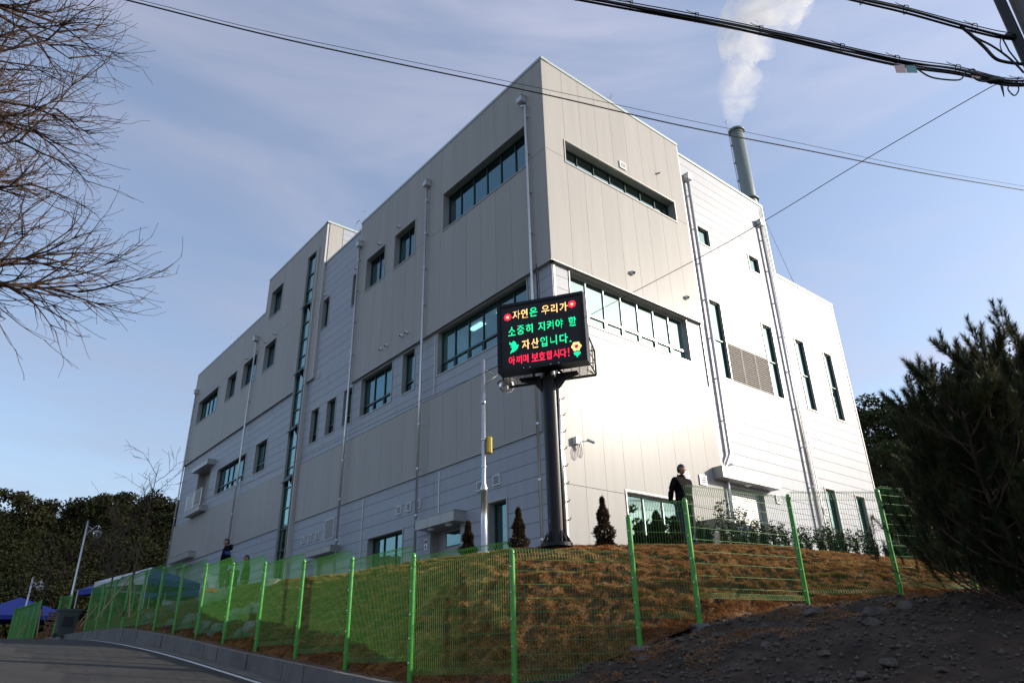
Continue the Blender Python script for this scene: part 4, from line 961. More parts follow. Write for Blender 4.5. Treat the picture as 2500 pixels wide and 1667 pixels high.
def put_panel(a, b, z, flip=False):
    v = Vector((b[0]-a[0], b[1]-a[1], 0)); w = round(v.length-.09, 1)
    if w not in pm: o = panel_mesh(w); pm[w] = o
    else: o = pm[w].copy(); COL.objects.link(o)
    d = v.normalized(); s = Vector((a[0], a[1], 0))+d*.045
    o.location = (s.x-6.95, s.y-11.2, z-1.34); o.rotation_euler = (0, 0, math.atan2(v.y, v.x)); o.scale = ((v.length-.09)/w, 1, 1)
# run along the road: walk from far to near so that the loops lean to the road
run = [(6.95, 11.2+2.34*i) for i in range(0, 13)]
far = [(6.75, 43.0), (6.6, 45.2)]; far2 = [(6.3, 49.5+2.2*i) for i in range(6)]
for (x, y) in run: put_post(x, y, zverge(y))
for a, b in zip(run[1:], run): put_panel(a, b, zverge(a[1])+.12)
for grp in (far, far2):
    for (x, y) in grp: put_post(x, y, zverge(y)-.05)
    for a, b in zip(grp[1:], grp): put_panel(a, b, zverge(a[1])+.05)
gap = [(6.95, 39.3), (9.0, 40.4)]
for (x, y) in gap: put_post(x, y, zverge(39))
put_panel(gap[1], gap[0], zverge(39)+.12)
# right hand run, stepping up the bank
right = [((7.29, 8.85), 1.14), ((9.31, 8.15), 1.76), ((10.31, 7.69), 2.08), ((12.96, 7.21), 2.38), ((14.53, 6.18), 2.49), ((16.6, 5.6), 2.6), ((18.7, 4.9), 2.7), ((20.8, 4.5), 2.8), ((23, 4.3), 2.9), ((25.2, 4.2), 3.0)]
for (x, y), z in right: put_post(x, y, z)
put_panel((6.95, 11.2), right[0][0], zverge(11.2)+.12)
for (a, za), (b, zb) in zip(right, right[1:]): put_panel(a, b, za+.2 if za < 1.2 else max(za, zb)+.13)
# concrete footings
ft = MB()
for (x, y), z in right[1:5]: ft.lathe((x, y, z), [(.0, .035), (.14, .03), (.17, -.03), (.17, -.3)], 12)
q = ft.build('footing', M['concrete'], fence); q['kind'] = 'stuff'

# ------------------------------------------------------------------ wires and the utility pole
def line_rays(pts, A, B):
    """plan line A->B; each photo point gives the height where the ray meets it"""
    out = []; A = Vector(A); B = Vector(B); d = B-A
    for px, py in pts:
        r = ray(px, py); den = r.x*(-d.y)+r.y*d.x
        t = (A.x*(-d.y)+A.y*d.x)/den; out.append(EYE+r*t)
    return out
def smooth_path(p, n=6):
    o = []
    for i in range(len(p)-1):
        p0, p1, p2, p3 = p[max(i-1, 0)], p[i], p[i+1], p[min(i+2, len(p)-1)]
        for k in range(n):
            t = k/n; o.append(.5*((2*p1)+(-p0+p2)*t+(2*p0-5*p1+4*p2-p3)*t*t+(-p0+3*p1-3*p2+p3)*t**3))
    o.append(p[-1]); return o
def wire(name, pts, A, B, r, label, ext=(2, 2), group='overhead cables'):
    p = line_rays(pts, A, B); a = (p[0]-p[1]).normalized(); b = (p[-1]-p[-2]).normalized()
    p = [p[0]+a*ext[0]] + p + [p[-1]+b*ext[1]]
    mb = MB(); mb.tube(smooth_path(p), r, 6); o = mb.build(name, M['blackrubber'], origin=p[0], smooth=True); tag(o, label, 'cable', group); return p
wire('overhead_cable', [(280, -2), (600, 78), (900, 144), (1245, 216), (1560, 288), (1850, 345), (2110, 396), (2352, 437)], (.2, 7.9), (16, 2.0), .011, 'lower thick cable of the pair crossing the whole sky and the roof corner', (4, 4))
wire('overhead_cable', [(310, -2), (600, 70), (900, 133), (1245, 204), (1560, 272), (1850, 332), (2110, 387), (2352, 428)], (.2, 8.1), (16, 2.2), .0045, 'upper thin line of the pair crossing the whole sky and the roof corner', (4, 4))
wire('overhead_cable', [(2345, 188), (2300, 190), (2220, 232), (1970, 377), (1760, 505), (1610, 590), (1343, 730), (1142, 842), (985, 912), (800, 1000), (600, 1095), (400, 1175), (250, 1232)], (7.15, .55), (6.95, 44), .0045, 'single thin wire falling from the pole towards the far street lamp', (0, 3))
PX, PY = 6.98, .47
up = empty('utility_pole', (PX, PY, .3), 'weathered concrete utility pole at the top right edge with cables strapped to it', 'pole')
mb = MB(); mb.lathe((PX, PY, 0), [(.19, 0), (.14, 11.5), (0, 11.5)], 18); mb.build('pole_shaft', M['poleconc'], up, smooth=True)
mb = MB()
for k, dd in enumerate((-.02, .05, .11)):
    a = Vector((PX-.1, PY+.2-dd*.6, 0)); mb.tube([(a.x, a.y+.02*k, 3.0+k*.3), (a.x, a.y+.02*k, 6.2), (a.x-.03, a.y+.02*k+.01, 7.4), (a.x+.02, a.y+.03*k+.02, 11)], .03-.004*k, 6)
mb.tube([(PX-.10, PY+.17, 5.0), (PX-.11, PY+.19, 6.9), (PX-.08, PY+.25, 7.8), (PX-.02, PY+.3, 11)], .022, 6)
mb.build('strapped_cables', M['blackrubber'], up, smooth=True)
mb = MB(); mb.lathe((PX, PY, 6.55), [(.18, 0), (.2, 0), (.2, .08), (.18, .08)], 18); mb.lathe((PX, PY, 5.95), [(.18, 0), (.2, 0), (.2, .08), (.18, .08)], 18); mb.build('steel_band', M['pipe'], up)
def bundle(name, pts, A, B, label, n=4, r=.013, ext=(2, .1), droop=None):
    b = empty(name, line_rays(pts[:1], A, B)[0], label, 'cable', 'overhead cable bundles')
    p = line_rays(pts, A, B); a = (p[0]-p[1]).normalized(); p = [p[0]+a*ext[0]]+p; path = smooth_path(p, 8)
    mb = MB(); mb.tube([q+Vector((0, 0, .055)) for q in path], .005, 5); mb.build('messenger_wire', M['blackrubber'], b)
    for k in range(n):
        ph = k*1.7; off = []
        for i, q in enumerate(path):
            s = (q-path[0]).length; off.append(q+Vector((.012*math.cos(ph+s*.9), .012*math.cos(ph+s*.9), .016*math.sin(ph*1.3+s*.7)+.006*k-.01)))
        mb = MB(); mb.tube(off, r*(1-.12*k), 6); mb.build('cable_strand', M['blackrubber'], b, smooth=True)
    L_ = 0; last = path[0]; nxt = .5
    for q, q2 in zip(path, path[1:]):
        L_ += (q2-q).length
        if L_ > nxt:
            nxt += .62+random.uniform(-.05, .08); c = q2+Vector((0, 0, .015)); t_ = (q2-q).normalized(); mb = MB(); pts_ = []
            up_ = Vector((0, 0, 1)); sd_ = t_.cross(up_).normalized()
            for m_ in range(11):
                th = m_/10*2*math.pi*1.08; pts_.append(c+up_*(.05*math.cos(th))+sd_*(.035*math.sin(th))+t_*(.012*math.sin(th*1.5)))
            mb.tube(pts_, .004, 5); mb.tube([pts_[0], pts_[0]-t_*.06+up_*.01, pts_[0]-t_*.08+up_*.025], .003, 4); mb.build('cable_ring', M['blackrubber'], b)
    return b, path
b1, pa = bundle('cable_bundle', [(1325, -6), (1600, 44), (1800, 85), (2060, 142), (2200, 163), (2300, 188), (2351, 192)], (3.3, 2.9), (7.2, .45), 'lower heavy bundle of black cables running to the pole with tags hanging', 4, .012, (4, .1))
b2_, pb = bundle('cable_bundle', [(1935, -6), (2080, 26), (2200, 58), (2290, 80), (2330, 86)], (4.6, 1.9), (7.0, .6), 'upper short bundle of black cables meeting the pole at the corner', 2, .012, (3, .1))
def on_line(px, py, A, B): return line_rays([(px, py)], A, B)[0]
LA, LB = ((3.3, 2.9), (7.2, .45)), ((4.6, 1.9), (7.0, .6))
mb = MB(); mb.tube(smooth_path([on_line(*q, *LA) for q in ((2098, 152), (2130, 174), (2160, 182), (2203, 184), (2215, 172), (2222, 163), (2237, 160), (2240, 170))]), .007, 6); mb.build('cable_loop', M['blackrubber'], b1, smooth=True)
mb = MB(); mb.tube(smooth_path([on_line(*q, *LA) for q in ((2236, 178), (2250, 186), (2278, 188), (2290, 185))]), .008, 6); c = [on_line(*q, *LA) for q in ((2268, 188), (2276, 186), (2290, 184), (2300, 186), (2306, 184))]; mb.tube(c, [.012, .03, .035, .03, .012], 8); mb.tube([on_line(2297, 192, *LA), on_line(2306, 222, *LA), on_line(2302, 192, *LA)], .006, 5); mb.build('splice_closure', M['blackrubber'], b1, smooth=True)
mb = MB(); mb.tube(smooth_path([on_line(*q, *LA) for q in ((2310, 190), (2330, 186), (2340, 205), (2330, 220), (2315, 205), (2322, 192))]), .006, 6); mb.build('cable_loop', M['blackrubber'], b1, smooth=True)
for (px, py, s, mm) in ((2068, 159, .045, 'pinktag'), (2093, 159, .045, 'bluetag'), (2240, 174, .035, 'pinktag')):
    c = on_line(px, py, *LA); mb = MB(); mb.hexa([tuple(c+CR*(a*s)+Vector((0, 0, z*s))+_f*e) for z in (-1, 1) for a, e in ((-1, -.002), (1, -.002), (1, .002), (-1, .002))]); mb.build('cable_tag', M[mm], b1)
mb = MB()
mb.tube(smooth_path([on_line(*q, *LB) for q in ((2205, 60), (2232, 82), (2262, 110), (2285, 134), (2310, 143), (2349, 148))]), .014, 6); mb.tube(smooth_path([on_line(*q, *LB) for q in ((2210, 62), (2240, 86), (2275, 104), (2305, 124), (2330, 145), (2352, 168))]), .009, 6)
mb.tube(smooth_path([on_line(*q, *LB) for q in ((2300, 84), (2297, 104), (2303, 122), (2310, 130))]), .005, 5); mb.tube([on_line(*q, *LB) for q in ((2300, 84), (2318, 118), (2342, 148))], .007, 5); mb.tube([on_line(2308, 80, *LB), on_line(2314, 83, *LB), on_line(2328, 84, *LB)], [.012, .028, .028], 8); mb.build('drooping_cable', M['blackrubber'], b2_, smooth=True)

# ------------------------------------------------------------------ vegetation
def branch_tree(base, h, spread, seed, lean, limbs, tw, depth=4, r0=.16, gravity=.02, up0=.35, zrange=(.3, .95), splits=(5, 5, 4, 3), seg=5, col='bark', dirbias=None, parts=None):
    rnd = random.Random(seed); mb = MB()
    trunk = [Vector(base)]; d = Vector((lean[0], lean[1], 1)).normalized()
    for i in range(10):
        d = (d+Vector((rnd.uniform(-.07, .07), rnd.uniform(-.07, .07), .12))).normalized(); trunk.append(trunk[-1]+d*h/10)
    tb = MB(); tb.tube(trunk, [r0*(1-.85*i/10) for i in range(11)], 9)
    def grow(p, d, L, r, lev):
        pts = [p]; n = seg; c = p.copy(); dd = d.copy()
        for i in range(n):
            dd = (dd+Vector((rnd.gauss(0, .10), rnd.gauss(0, .10), rnd.gauss(0, .08)-gravity*(1+lev)-(.05 if (gravity and lev == 0) else 0)+(.045 if (gravity and lev >= 1) else 0)))).normalized(); c = c+dd*L/n; pts.append(c)
        rr = [max(tw, r*(1-.75*i/n)) for i in range(n+1)]
        mb.tube(pts, rr, 5 if lev == 0 else (4 if lev == 1 else 3), cap=False)
        if lev < depth:
            k = splits[min(lev, len(splits)-1)]
            for j in range(k):
                t = rnd.uniform(.25, 1.0) if j else .98; i = min(n-1, int(t*n)); q = pts[i].lerp(pts[i+1], t*n-i if i < n else 0)
                ax = (pts[i+1]-pts[i]).normalized(); o = ax.orthogonal().normalized(); o.rotate(Matrix.Rotation(rnd.uniform(0, 6.28), 3, ax))
                a = rnd.uniform(.3, .75); nd = (ax*math.cos(a)+o*math.sin(a)).normalized()
                grow(q, nd, L*rnd.uniform(.42, .68), max(tw, r*.5), lev+1)
    for k in range(limbs):
        t = zrange[0]+(zrange[1]-zrange[0])*(k+.5)/limbs; i = min(9, int(t*10)); p = trunk[i].lerp(trunk[i+1], t*10-i)
        a = rnd.uniform(0, 6.28) if dirbias is None else rnd.gauss(dirbias, 1.1)
        dd = Vector((math.cos(a), math.sin(a), up0+.35*t+rnd.uniform(-.1, .1))).normalized(); grow(p, dd, spread*(1.15-.55*t)*rnd.uniform(.8, 1.15), r0*.42*(1.1-.6*t), 0)
    return tb, mb
def bare_tree(name, base, label, group=None, **k):
    tb, mb = branch_tree(base, **k); t = empty(name, base, label, 'tree', group)
    tb.build('trunk', M['bark'], t, smooth=True); q = mb.build('branches', M['bark'], t); q['kind'] = 'stuff'; return t
bare_tree('bare_tree', (-3.9, 10.3, .9), 'large leafless tree whose fine twigs hang into the left edge of the sky', h=14.5, spread=2.75, seed=11, lean=(.02, 0), limbs=56, tw=.0030, depth=4, r0=.20, gravity=.002, up0=.12, zrange=(.32, 1.0), splits=(7, 6, 5, 2), dirbias=.15)

def tufts(centres, dirs, length, nn, nl, w, spreadang=(.5, 1.1), rng=RNG):
    """bottle-brush needle shoots"""
    n = len(centres); c = np.repeat(np.asarray(centres), nn, 0); d = np.repeat(np.asarray(dirs), nn, 0); t = rng.random(n*nn)
    p = c + d*(t*length)[:, None]
    o = rng.normal(size=(n*nn, 3)); o -= d*(o*d).sum(1)[:, None]; o /= np.linalg.norm(o, axis=1)[:, None]+1e-9
    a = rng.uniform(*spreadang, n*nn)*(1.0-.45*t); nd = d*np.cos(a)[:, None]+o*np.sin(a)[:, None]
    L = nl*rng.uniform(.75, 1.15, n*nn)[:, None]; s = np.cross(nd, rng.normal(size=(n*nn, 3))); s /= np.linalg.norm(s, axis=1)[:, None]+1e-9
    V = np.stack([p-s*w, p+s*w, p+nd*L], 1).reshape(-1, 3); return V, np.arange(n*nn*3).reshape(-1, 3)
def near_pine(base, label, h, rad, seed, nb=60, nn=90, stems=3):
    rnd = random.Random(seed); root = empty('pine_tree', base, label, 'tree', 'pines at the right edge'); wood = MB(); C, D = [], []
    for s in range(stems):
        a = rnd.uniform(0, 6.28); top = Vector(base)+Vector((math.cos(a)*rad*.28*s, math.sin(a)*rad*.28*s, h*(1-.12*s))); mid = Vector(base).lerp(top, .5)+Vector((rnd.uniform(-.3, .3), rnd.uniform(-.3, .3), 0))
        st = smooth_path([Vector(base)+Vector((.06*s, -.05*s, -.2)), mid, top], 8); wood.tube(st, [.045*(1-.7*i/(len(st)-1)) for i in range(len(st))], 7)
        for k in range(nb):
            t = .03+.97*(k/nb); i = min(len(st)-2, int(t*(len(st)-1))); p = st[i].lerp(st[i+1], t*(len(st)-1)-i)
            a = k*2.4+rnd.uniform(-.4, .4); R = rad*(1.05-.72*t)*rnd.uniform(.65, 1.1); d = Vector((math.cos(a), math.sin(a), .05+.55*t))
            pts = [p]; c = p.copy(); dd = d.normalized()
            for q in range(6):
                dd = (dd+Vector((rnd.gauss(0, .10), rnd.gauss(0, .10), .13))).normalized(); c = c+dd*R/6; pts.append(c.copy())
            wood.tube(pts, [.018*(1-.13*q) for q in range(7)], 4, cap=False)
            C.append(pts[-1]); D.append((dd+Vector((0, 0, .25))).normalized())
            for q in range(1, 7):
                for m_ in range(2):
                    b = rnd.uniform(0, 6.28); sd = (dd*.7+Vector((math.cos(b)*.8, math.sin(b)*.8, rnd.uniform(.5, 1.5)))*.8).normalized(); e = pts[q]+sd*rnd.uniform(.15, .42)*R/1.8
                    wood.tube([pts[q], e], [.006, .004], 3, cap=False); C.append(e); D.append((sd+Vector((0, 0, .55))).normalized())
    wood.build('trunk', M['pinebark'], root, smooth=True)
    V, T = tufts([tuple(c) for c in C], [tuple(d) for d in D], .28, nn, .11, .0036, spreadang=(.6, 1.15))
    o = npmesh('crown', V, T, M['needle'], root); o['kind'] = 'stuff'; return root
near_pine((11.45, 3.0, 2.0), 'dark long needled pine filling the lower right edge of the photo', 3.3, 1.9, 5, nb=24, nn=170)
near_pine((12.9, 2.6, 2.1), 'second dark pine behind the first at the right edge', 3.5, 2.3, 9, nb=23, nn=150)
near_pine((11.9, 1.2, 1.9), 'third pine cut off by the right edge of the photo', 3.2, 2.2, 12, nb=23, nn=140)
near_pine((13.4, 3.9, 2.3), 'low bushy pine between the fence and the other pines', 2.3, 1.9, 15, nb=34, nn=100)

def clump_tree(name, base, h, rad, label, group, seed, m='fpine', nclump=70, per=110, leaf=.16, flat=.45, crown0=.3, trunk_r=.18, cat='tree'):
    rnd = np.random.default_rng(seed); r = empty(name, base, label, cat, group); mb = MB(); b = Vector(base)
    tr = [b+Vector((math.sin(i*.5+seed)*.15, math.cos(i*.7+seed)*.15, h*i/8)) for i in range(9)]; mb.tube(tr, [trunk_r*(1-.1*i) for i in range(9)], 7); 
    cs = []
    for k in range(nclump):
        t = crown0+(1-crown0)*rnd.random()**.8; R = rad*math.sqrt(max(.05, 1-((t-crown0-.15)/(1.02-crown0))**2))*(.35+.65*rnd.random()); a = rnd.random()*6.28
        c = b+Vector((math.cos(a)*R, math.sin(a)*R, h*t+.25*R*.3)); cs.append(c)
        i = min(7, int(t*8*.85)); mb.tube([tr[i], tr[i].lerp(c, .6)+Vector((0, 0, -.1)), c], [.04, .03, .01], 3, cap=False)
    mb.build('trunk', M['pinebark'], r)
    cs = np.array([tuple(c) for c in cs]); n = len(cs)*per; c = np.repeat(cs, per, 0); o = rnd.normal(size=(n, 3)); o /= np.linalg.norm(o, axis=1)[:, None]; o *= (rnd.random(n)**.4)[:, None]*rad*.26; o[:, 2] *= flat
    p = c+o; d1 = rnd.normal(size=(n, 3)); d1[:, 2] = d1[:, 2]*.5+.4; d1 /= np.linalg.norm(d1, axis=1)[:, None]; d2 = np.cross(d1, rnd.normal(size=(n, 3))); d2 /= np.linalg.norm(d2, axis=1)[:, None]
    L = leaf*rnd.uniform(.6, 1.3, n)[:, None]; V = np.stack([p-d2*L*.28, p+d2*L*.28, p+d1*L], 1).reshape(-1, 3)
    q = npmesh('crown', V, np.arange(n*3).reshape(-1, 3), M[m], r); q['kind'] = 'stuff'; return r
# pines seen right of the building
spec = [(1992, 940, 62, 3.0, 'first pine top right of the building edge'), (2060, 948, 60, 3.2, 'second pine from the building edge'), (2120, 958, 64, 3.4, 'pine half hidden behind the near pine shoots'), (2215, 870, 58, 4.2, 'tall pine behind the near pine, its flat top showing'),
        (2290, 850, 60, 4.2, 'tall dark pine near the right edge behind the near pine'), (2350, 815, 57, 4.6, 'tallest far pine cut by the right edge'), (2150, 1010, 50, 3.2, 'lower pine in the dark behind the fence on the right')]
for i, (px, py, d, r, lb) in enumerate(spec):
    q = at_d(px, py, d); clump_tree('pine_tree', (q.x, q.y, 5.0), q.z-5.0, r*1.3, lb, 'pines behind the building', 30+i, nclump=85, per=120, leaf=.3, flat=.42, crown0=.35)
# forest on the hillsides
def forest(name, a0, a1, n, r0, r1, label, m='forest', size=(2.0, 3.2), per=70, leaf=.75, lift=2.5, flat=.7, seed=3):
    rnd = np.random.default_rng(seed); A = np.radians(rnd.uniform(a0, a1, n)); R = rnd.uniform(r0, r1, n); cx, cy = R*np.cos(A), R*np.sin(A); cz = np.array([hill_z(a, b) for a, b in zip(cx, cy)])+lift*rnd.uniform(.4, 1.6, n)
    c = np.repeat(np.stack([cx, cy, cz], 1), per, 0); S = np.repeat(rnd.uniform(*size, n), per)[:, None]
    o = rnd.normal(size=(n*per, 3)); o /= np.linalg.norm(o, axis=1)[:, None]; o[:, 2] = o[:, 2]*flat; o *= S*(rnd.random(n*per)**.35)[:, None]; p = c+o; k = n*per
    d1 = rnd.normal(size=(k, 3)); d1[:, 2] = np.abs(d1[:, 2])*.7; d1 /= np.linalg.norm(d1, axis=1)[:, None]; d2 = np.cross(d1, rnd.normal(size=(k, 3))); d2 /= np.linalg.norm(d2, axis=1)[:, None]
    L = leaf*rnd.uniform(.6, 1.4, k)[:, None]; V = np.stack([p-d2*L*.4, p+d2*L*.4, p+d1*L], 1).reshape(-1, 3)
    q = npmesh(name, V, np.arange(k*3).reshape(-1, 3), M[m]); tag(q, label, 'forest', kind='stuff')
forest('forest', 73, 101, 1500, 88, 158, 'dense pine wood covering the hill behind the road on the left', per=560, leaf=.30, size=(1.5, 3.6), flat=.8, lift=2.0)
forest('ridge_pines', 73, 97, 260, 118, 152, 'taller ragged pine tops standing out along the left hill ridge', per=260, leaf=.42, size=(.9, 2.0), flat=.9, lift=4.4, seed=8)
forest('forest', -5, 26, 900, 74, 150, 'dark pine wood on the slope right of the building', per=120, leaf=.5, seed=4)
forest('scrub', 74, 100, 500, 66, 84, 'reddish brown scrub at the foot of the left hill', m='scrub', size=(.8, 1.6), per=50, leaf=.4, lift=.8, seed=5)
# pines off to the right that shade the foreground dirt
for i, (x, y, h, r) in enumerate(((21, -5.5, 5.4, 2.4), (25, -4, 5.0, 2.4), (18.5, -8.5, 6.5, 2.8), (30, -8, 6.5, 2.8), (24, -12, 8, 3.0), (15, -11, 6.5, 2.8))):
    clump_tree('pine_tree', (x, y, float(tps(x, y))-.1), h, r, ['nearest pine of the group right of the photo', 'small pine behind the nearest one', 'pine closest to the camera side', 'tall pine farthest to the east', 'tallest pine at the back', 'pine nearest the road'][i], 'pines right of the photo', 60+i, nclump=60, per=90, leaf=.28, crown0=.12)

for i, (x, y) in enumerate(((37, 3), (40, -1), (35, -2), (43, 4), (45, -4), (33, 1.5), (48, 1))):
    clump_tree('pine_tree', (x, y, 4.0), 5.6+.5*(i % 3), 2.6, ['small pine east of the yard, nearest to the wall line', 'small pine east of the yard, second', 'small pine east of the yard on the south side', 'small pine east of the yard at the corner', 'small pine far out east', 'small pine at the bank top east', 'outermost small pine east'][i], 'pines east of the yard', 80+i, nclump=50, per=80, leaf=.28, crown0=.08)
# cone shaped yews along the bank top
def cone_mesh(root, h, r, seed, n=5200, leaf=.045):
    rnd = np.random.default_rng(seed); t = rnd.random(n)**1.35; R = r*(1-t)**.85*(.82+.25*np.sin(t*19+seed)+.1*rnd.normal(size=n))*(rnd.random(n)**.25); a = rnd.random(n)*6.283
    p = np.stack([R*np.cos(a), R*np.sin(a), t*h*.97+.04], 1); d = np.stack([np.cos(a)*.8, np.sin(a)*.8, .9+0*a], 1)+rnd.normal(size=(n, 3))*.45; d /= np.linalg.norm(d, axis=1)[:, None]
    s = np.cross(d, rnd.normal(size=(n, 3))); s /= np.linalg.norm(s, axis=1)[:, None]; L = leaf*rnd.uniform(.6, 1.5, n)[:, None]
    V = np.stack([p-s*L*.35, p+s*L*.35, p+d*L*1.3], 1).reshape(-1, 3)+np.array(root['_o']); o = npmesh('crown', V, np.arange(n*3).reshape(-1, 3), M['cone'], root); o['kind'] = 'stuff'
    mb = MB(); b = Vector(root['_o']); mb.tube([b-Vector((0, 0, .05)), b+Vector((0, 0, h*.9)), b+Vector((.03, 0, h+.12))], [.03, .012, .003], 5); mb.build('trunk', M['pinebark'], root)
for (px, py, d, r, lb, sd_) in ((1382, 1143, 18.3, .36, 'cone shaped yew against the sunlit wall right of the message board pole', 1), (1190, 1168, 18.8, .33, 'cone shaped yew in shade just left of the message board pole', 2), (1075, 1200, 19.0, .26, 'slim cone shaped yew left of the street lamp below the door canopy', 3),
                                (1506, 1178, 17.6, .34, 'yew in front of the low window left of the standing man', 4), (1466, 1205, 18.2, .25, 'short yew at the left end of the low window', 6), (1548, 1190, 17.8, .22, 'narrow yew hiding behind the standing man', 8)):
    q = at_d(px, py, d); e = empty('yew_tree', (q.x, q.y, P), lb, 'tree', 'cone shaped yews'); cone_mesh(e, q.z-P, r, sd_)
# hedge of young glossy shrubs
def shrub(loc, h, w, seed, label):
    rnd = random.Random(seed); root = empty('shrub', loc, label, 'shrub', 'young evergreen shrubs in a row'); mb = MB(); lf = MB(); b = Vector(loc)
    for s in range(9):
        a = rnd.uniform(0, 6.28); q = Vector((math.cos(a), math.sin(a), 0))*rnd.uniform(.02, w); hh = h*rnd.uniform(.6, 1.0); pts = [b+q*.3, b+q*.8+Vector((0, 0, hh*.5)), b+q+Vector((0, 0, hh))]; mb.tube(pts, [.009, .006, .003], 4, cap=False)
        for k in range(58):
            t = rnd.uniform(.05, 1.03); c = b+q*(.3+.7*t)+Vector((0, 0, hh*t)); a2 = rnd.uniform(0, 6.28); d = Vector((math.cos(a2), math.sin(a2), rnd.uniform(.1, .9))).normalized(); sdv = d.cross(Vector((rnd.gauss(0, 1), rnd.gauss(0, 1), rnd.gauss(0, 1)))).normalized()
            L_ = rnd.uniform(.05, .095); c = c+d*.02; lf.quad(c, c+d*L_*.5+sdv*L_*.27, c+d*L_, c+d*L_*.5-sdv*L_*.27)
    mb.build('stem', M['pinebark'], root); q = lf.build('leaves', M['shrub'], root); q['kind'] = 'stuff'; return root
words = ['just right of the standing man', 'beside the kinked downpipe', 'left part of the roller shutter', 'in the middle of the roller shutter', 'at the right of the roller shutter', 'next to the fourth fence post from the right', 'in front of the dark parked car', 'right of the parked car', 'by the straight downpipe']
B3 = [Vector((p[0], p[1], P)) for p in B2]
hx = [1612, 1632, 1668, 1690, 1712, 1738, 1760, 1790, 1812, 1838, 1862, 1890, 1915, 1925, 1945, 1968, 1990, 2010, 2035, 2060, 2085, 2110, 2140, 2170]
hh_ = [.75, .55, 1.15, .9, 1.1, .75, .8, .75, .8, .7, .8, .75, .95, .9, .75, 1.0, .95, .75, .7, .85, .7, .8, .75, .7]
for i, (px, h) in enumerate(zip(hx, hh_)):
    r = ray(px, 1270); a0 = math.atan2(r.y, r.x)
    best = min((q for q in B3 if q.y < 14), key=lambda q: abs(math.atan2(q.y, q.x)-a0)); d = math.hypot(best.x, best.y)+.55+random.uniform(-.1, .35)
    x, y = d*math.cos(a0), d*math.sin(a0)
    lb = f"{'taller' if h > .9 else 'low' if h < .75 else 'bushy'} glossy evergreen shrub, {['first','second','third','fourth','fifth','sixth','seventh','eighth','ninth','tenth','eleventh','twelfth','thirteenth','fourteenth','fifteenth','sixteenth','seventeenth','eighteenth','nineteenth','twentieth','twenty-first','twenty-second','twenty-third','twenty-fourth'][i]} from the standing man in the row along the bank"
    shrub((x, y, P-.02), h, .2, 100+i, lb)
# young staked trees behind the fence on the left
for i, (px, d, h, lb) in enumerate(((300, 33, 6.2, 'tallest thin leafless young tree before the hill, propped by stakes'), (262, 38, 4.4, 'middle leafless young tree beside the white tents'), (110, 52, 5.2, 'leafless young tree above the far blue tent'), (232, 47, 5.0, 'leafless young tree right of the taller street lamp'))):
    q = at_d(px, 1330, d); z0 = 3.55 if d < 45 else 3.6; tb, mb = branch_tree((q.x, q.y, z0), h=h, spread=h*.30, seed=20+i, lean=(0, 0), limbs=12, tw=.006, depth=2, r0=.06, gravity=0, up0=.8, splits=(4, 3, 2), zrange=(.3, .95))
    t = empty('young_tree', (q.x, q.y, z0), lb, 'tree', 'young leafless trees behind the fence'); tb.build('trunk', M['bark'], t); w_ = mb.build('branches', M['bark'], t); w_['kind'] = 'stuff'
    for k in range(3):
        a = k*2.1+.5; s = MB(); s.tube([(q.x+1.0*math.cos(a), q.y+1.0*math.sin(a), z0-.1), (q.x, q.y, z0+1.5)], .03, 6); s.build('stake', M['bamboo'], t)

# ------------------------------------------------------------------ rocks
def rock(x, y, z, s, seed, m, label, group, name='rock', squash=.7, cat='rock'):
    bm = bmesh.new(); bmesh.ops.create_icosphere(bm, subdivisions=3, radius=1.0); off = Vector((seed*3.1, seed*1.7, 0))
    for v in bm.verts:
        c = v.co.copy(); n_ = noise.noise(c*.9+off)*.45+noise.noise(c*2.2+off)*.16; c = c*(1+n_)
        for ax in (Vector((.8, .3, .5)), Vector((-.5, .7, .5)), Vector((.1, -.9, .4)), Vector((-.9, -.3, .2)), Vector((0, .1, 1))):
            ax = ax.normalized(); dd = c.dot(ax)
            if dd > .72: c -= ax*(dd-.72)*.85
        v.co = Vector((c.x*s[0], c.y*s[1], c.z*s[2]))
    me = bpy.data.meshes.new(name); bm.to_mesh(me); bm.free(); me.materials.append(M[m]); o = bpy.data.objects.new(name, me); COL.objects.link(o); o.location = (x, y, z); o.rotation_euler = (0, 0, seed*1.3); tag(o, label, cat, group); return o
bl = [((372, 1345), .42, 'angular boulder'), ((405, 1395), .5, 'broad boulder'), ((440, 1425), .45, 'mossy boulder'), ((478, 1380), .55, 'large rounded boulder'), ((470, 1440), .42, 'low boulder'), ((520, 1365), .5, 'tall boulder'), ((540, 1415), .48, 'wide boulder'), ((502, 1445), .38, 'small boulder'), ((575, 1440), .36, 'flat boulder'), ((580, 1400), .42, 'grey boulder'), ((628, 1340), .46, 'pale square block'), ((395, 1432), .35, 'dark boulder'), ((345, 1418), .4, 'dim boulder'), ((425, 1358), .34, 'upper boulder'), ((555, 1452), .3, 'lowest boulder')]
pos_words = ['at the far left of the boulder pile', 'in the left half of the boulder pile', 'behind the seventh fence panel', 'in the top middle of the pile', 'below the large rounded one', 'right of the large rounded one', 'in the lower middle of the pile', 'at the foot of the pile', 'at the right foot of the pile', 'at the right side of the pile', 'lying alone right of the pile near the top of the bank', 'in the lower left of the pile', 'in shadow at the left end', 'near the bank top on the left', 'right at the fence foot']
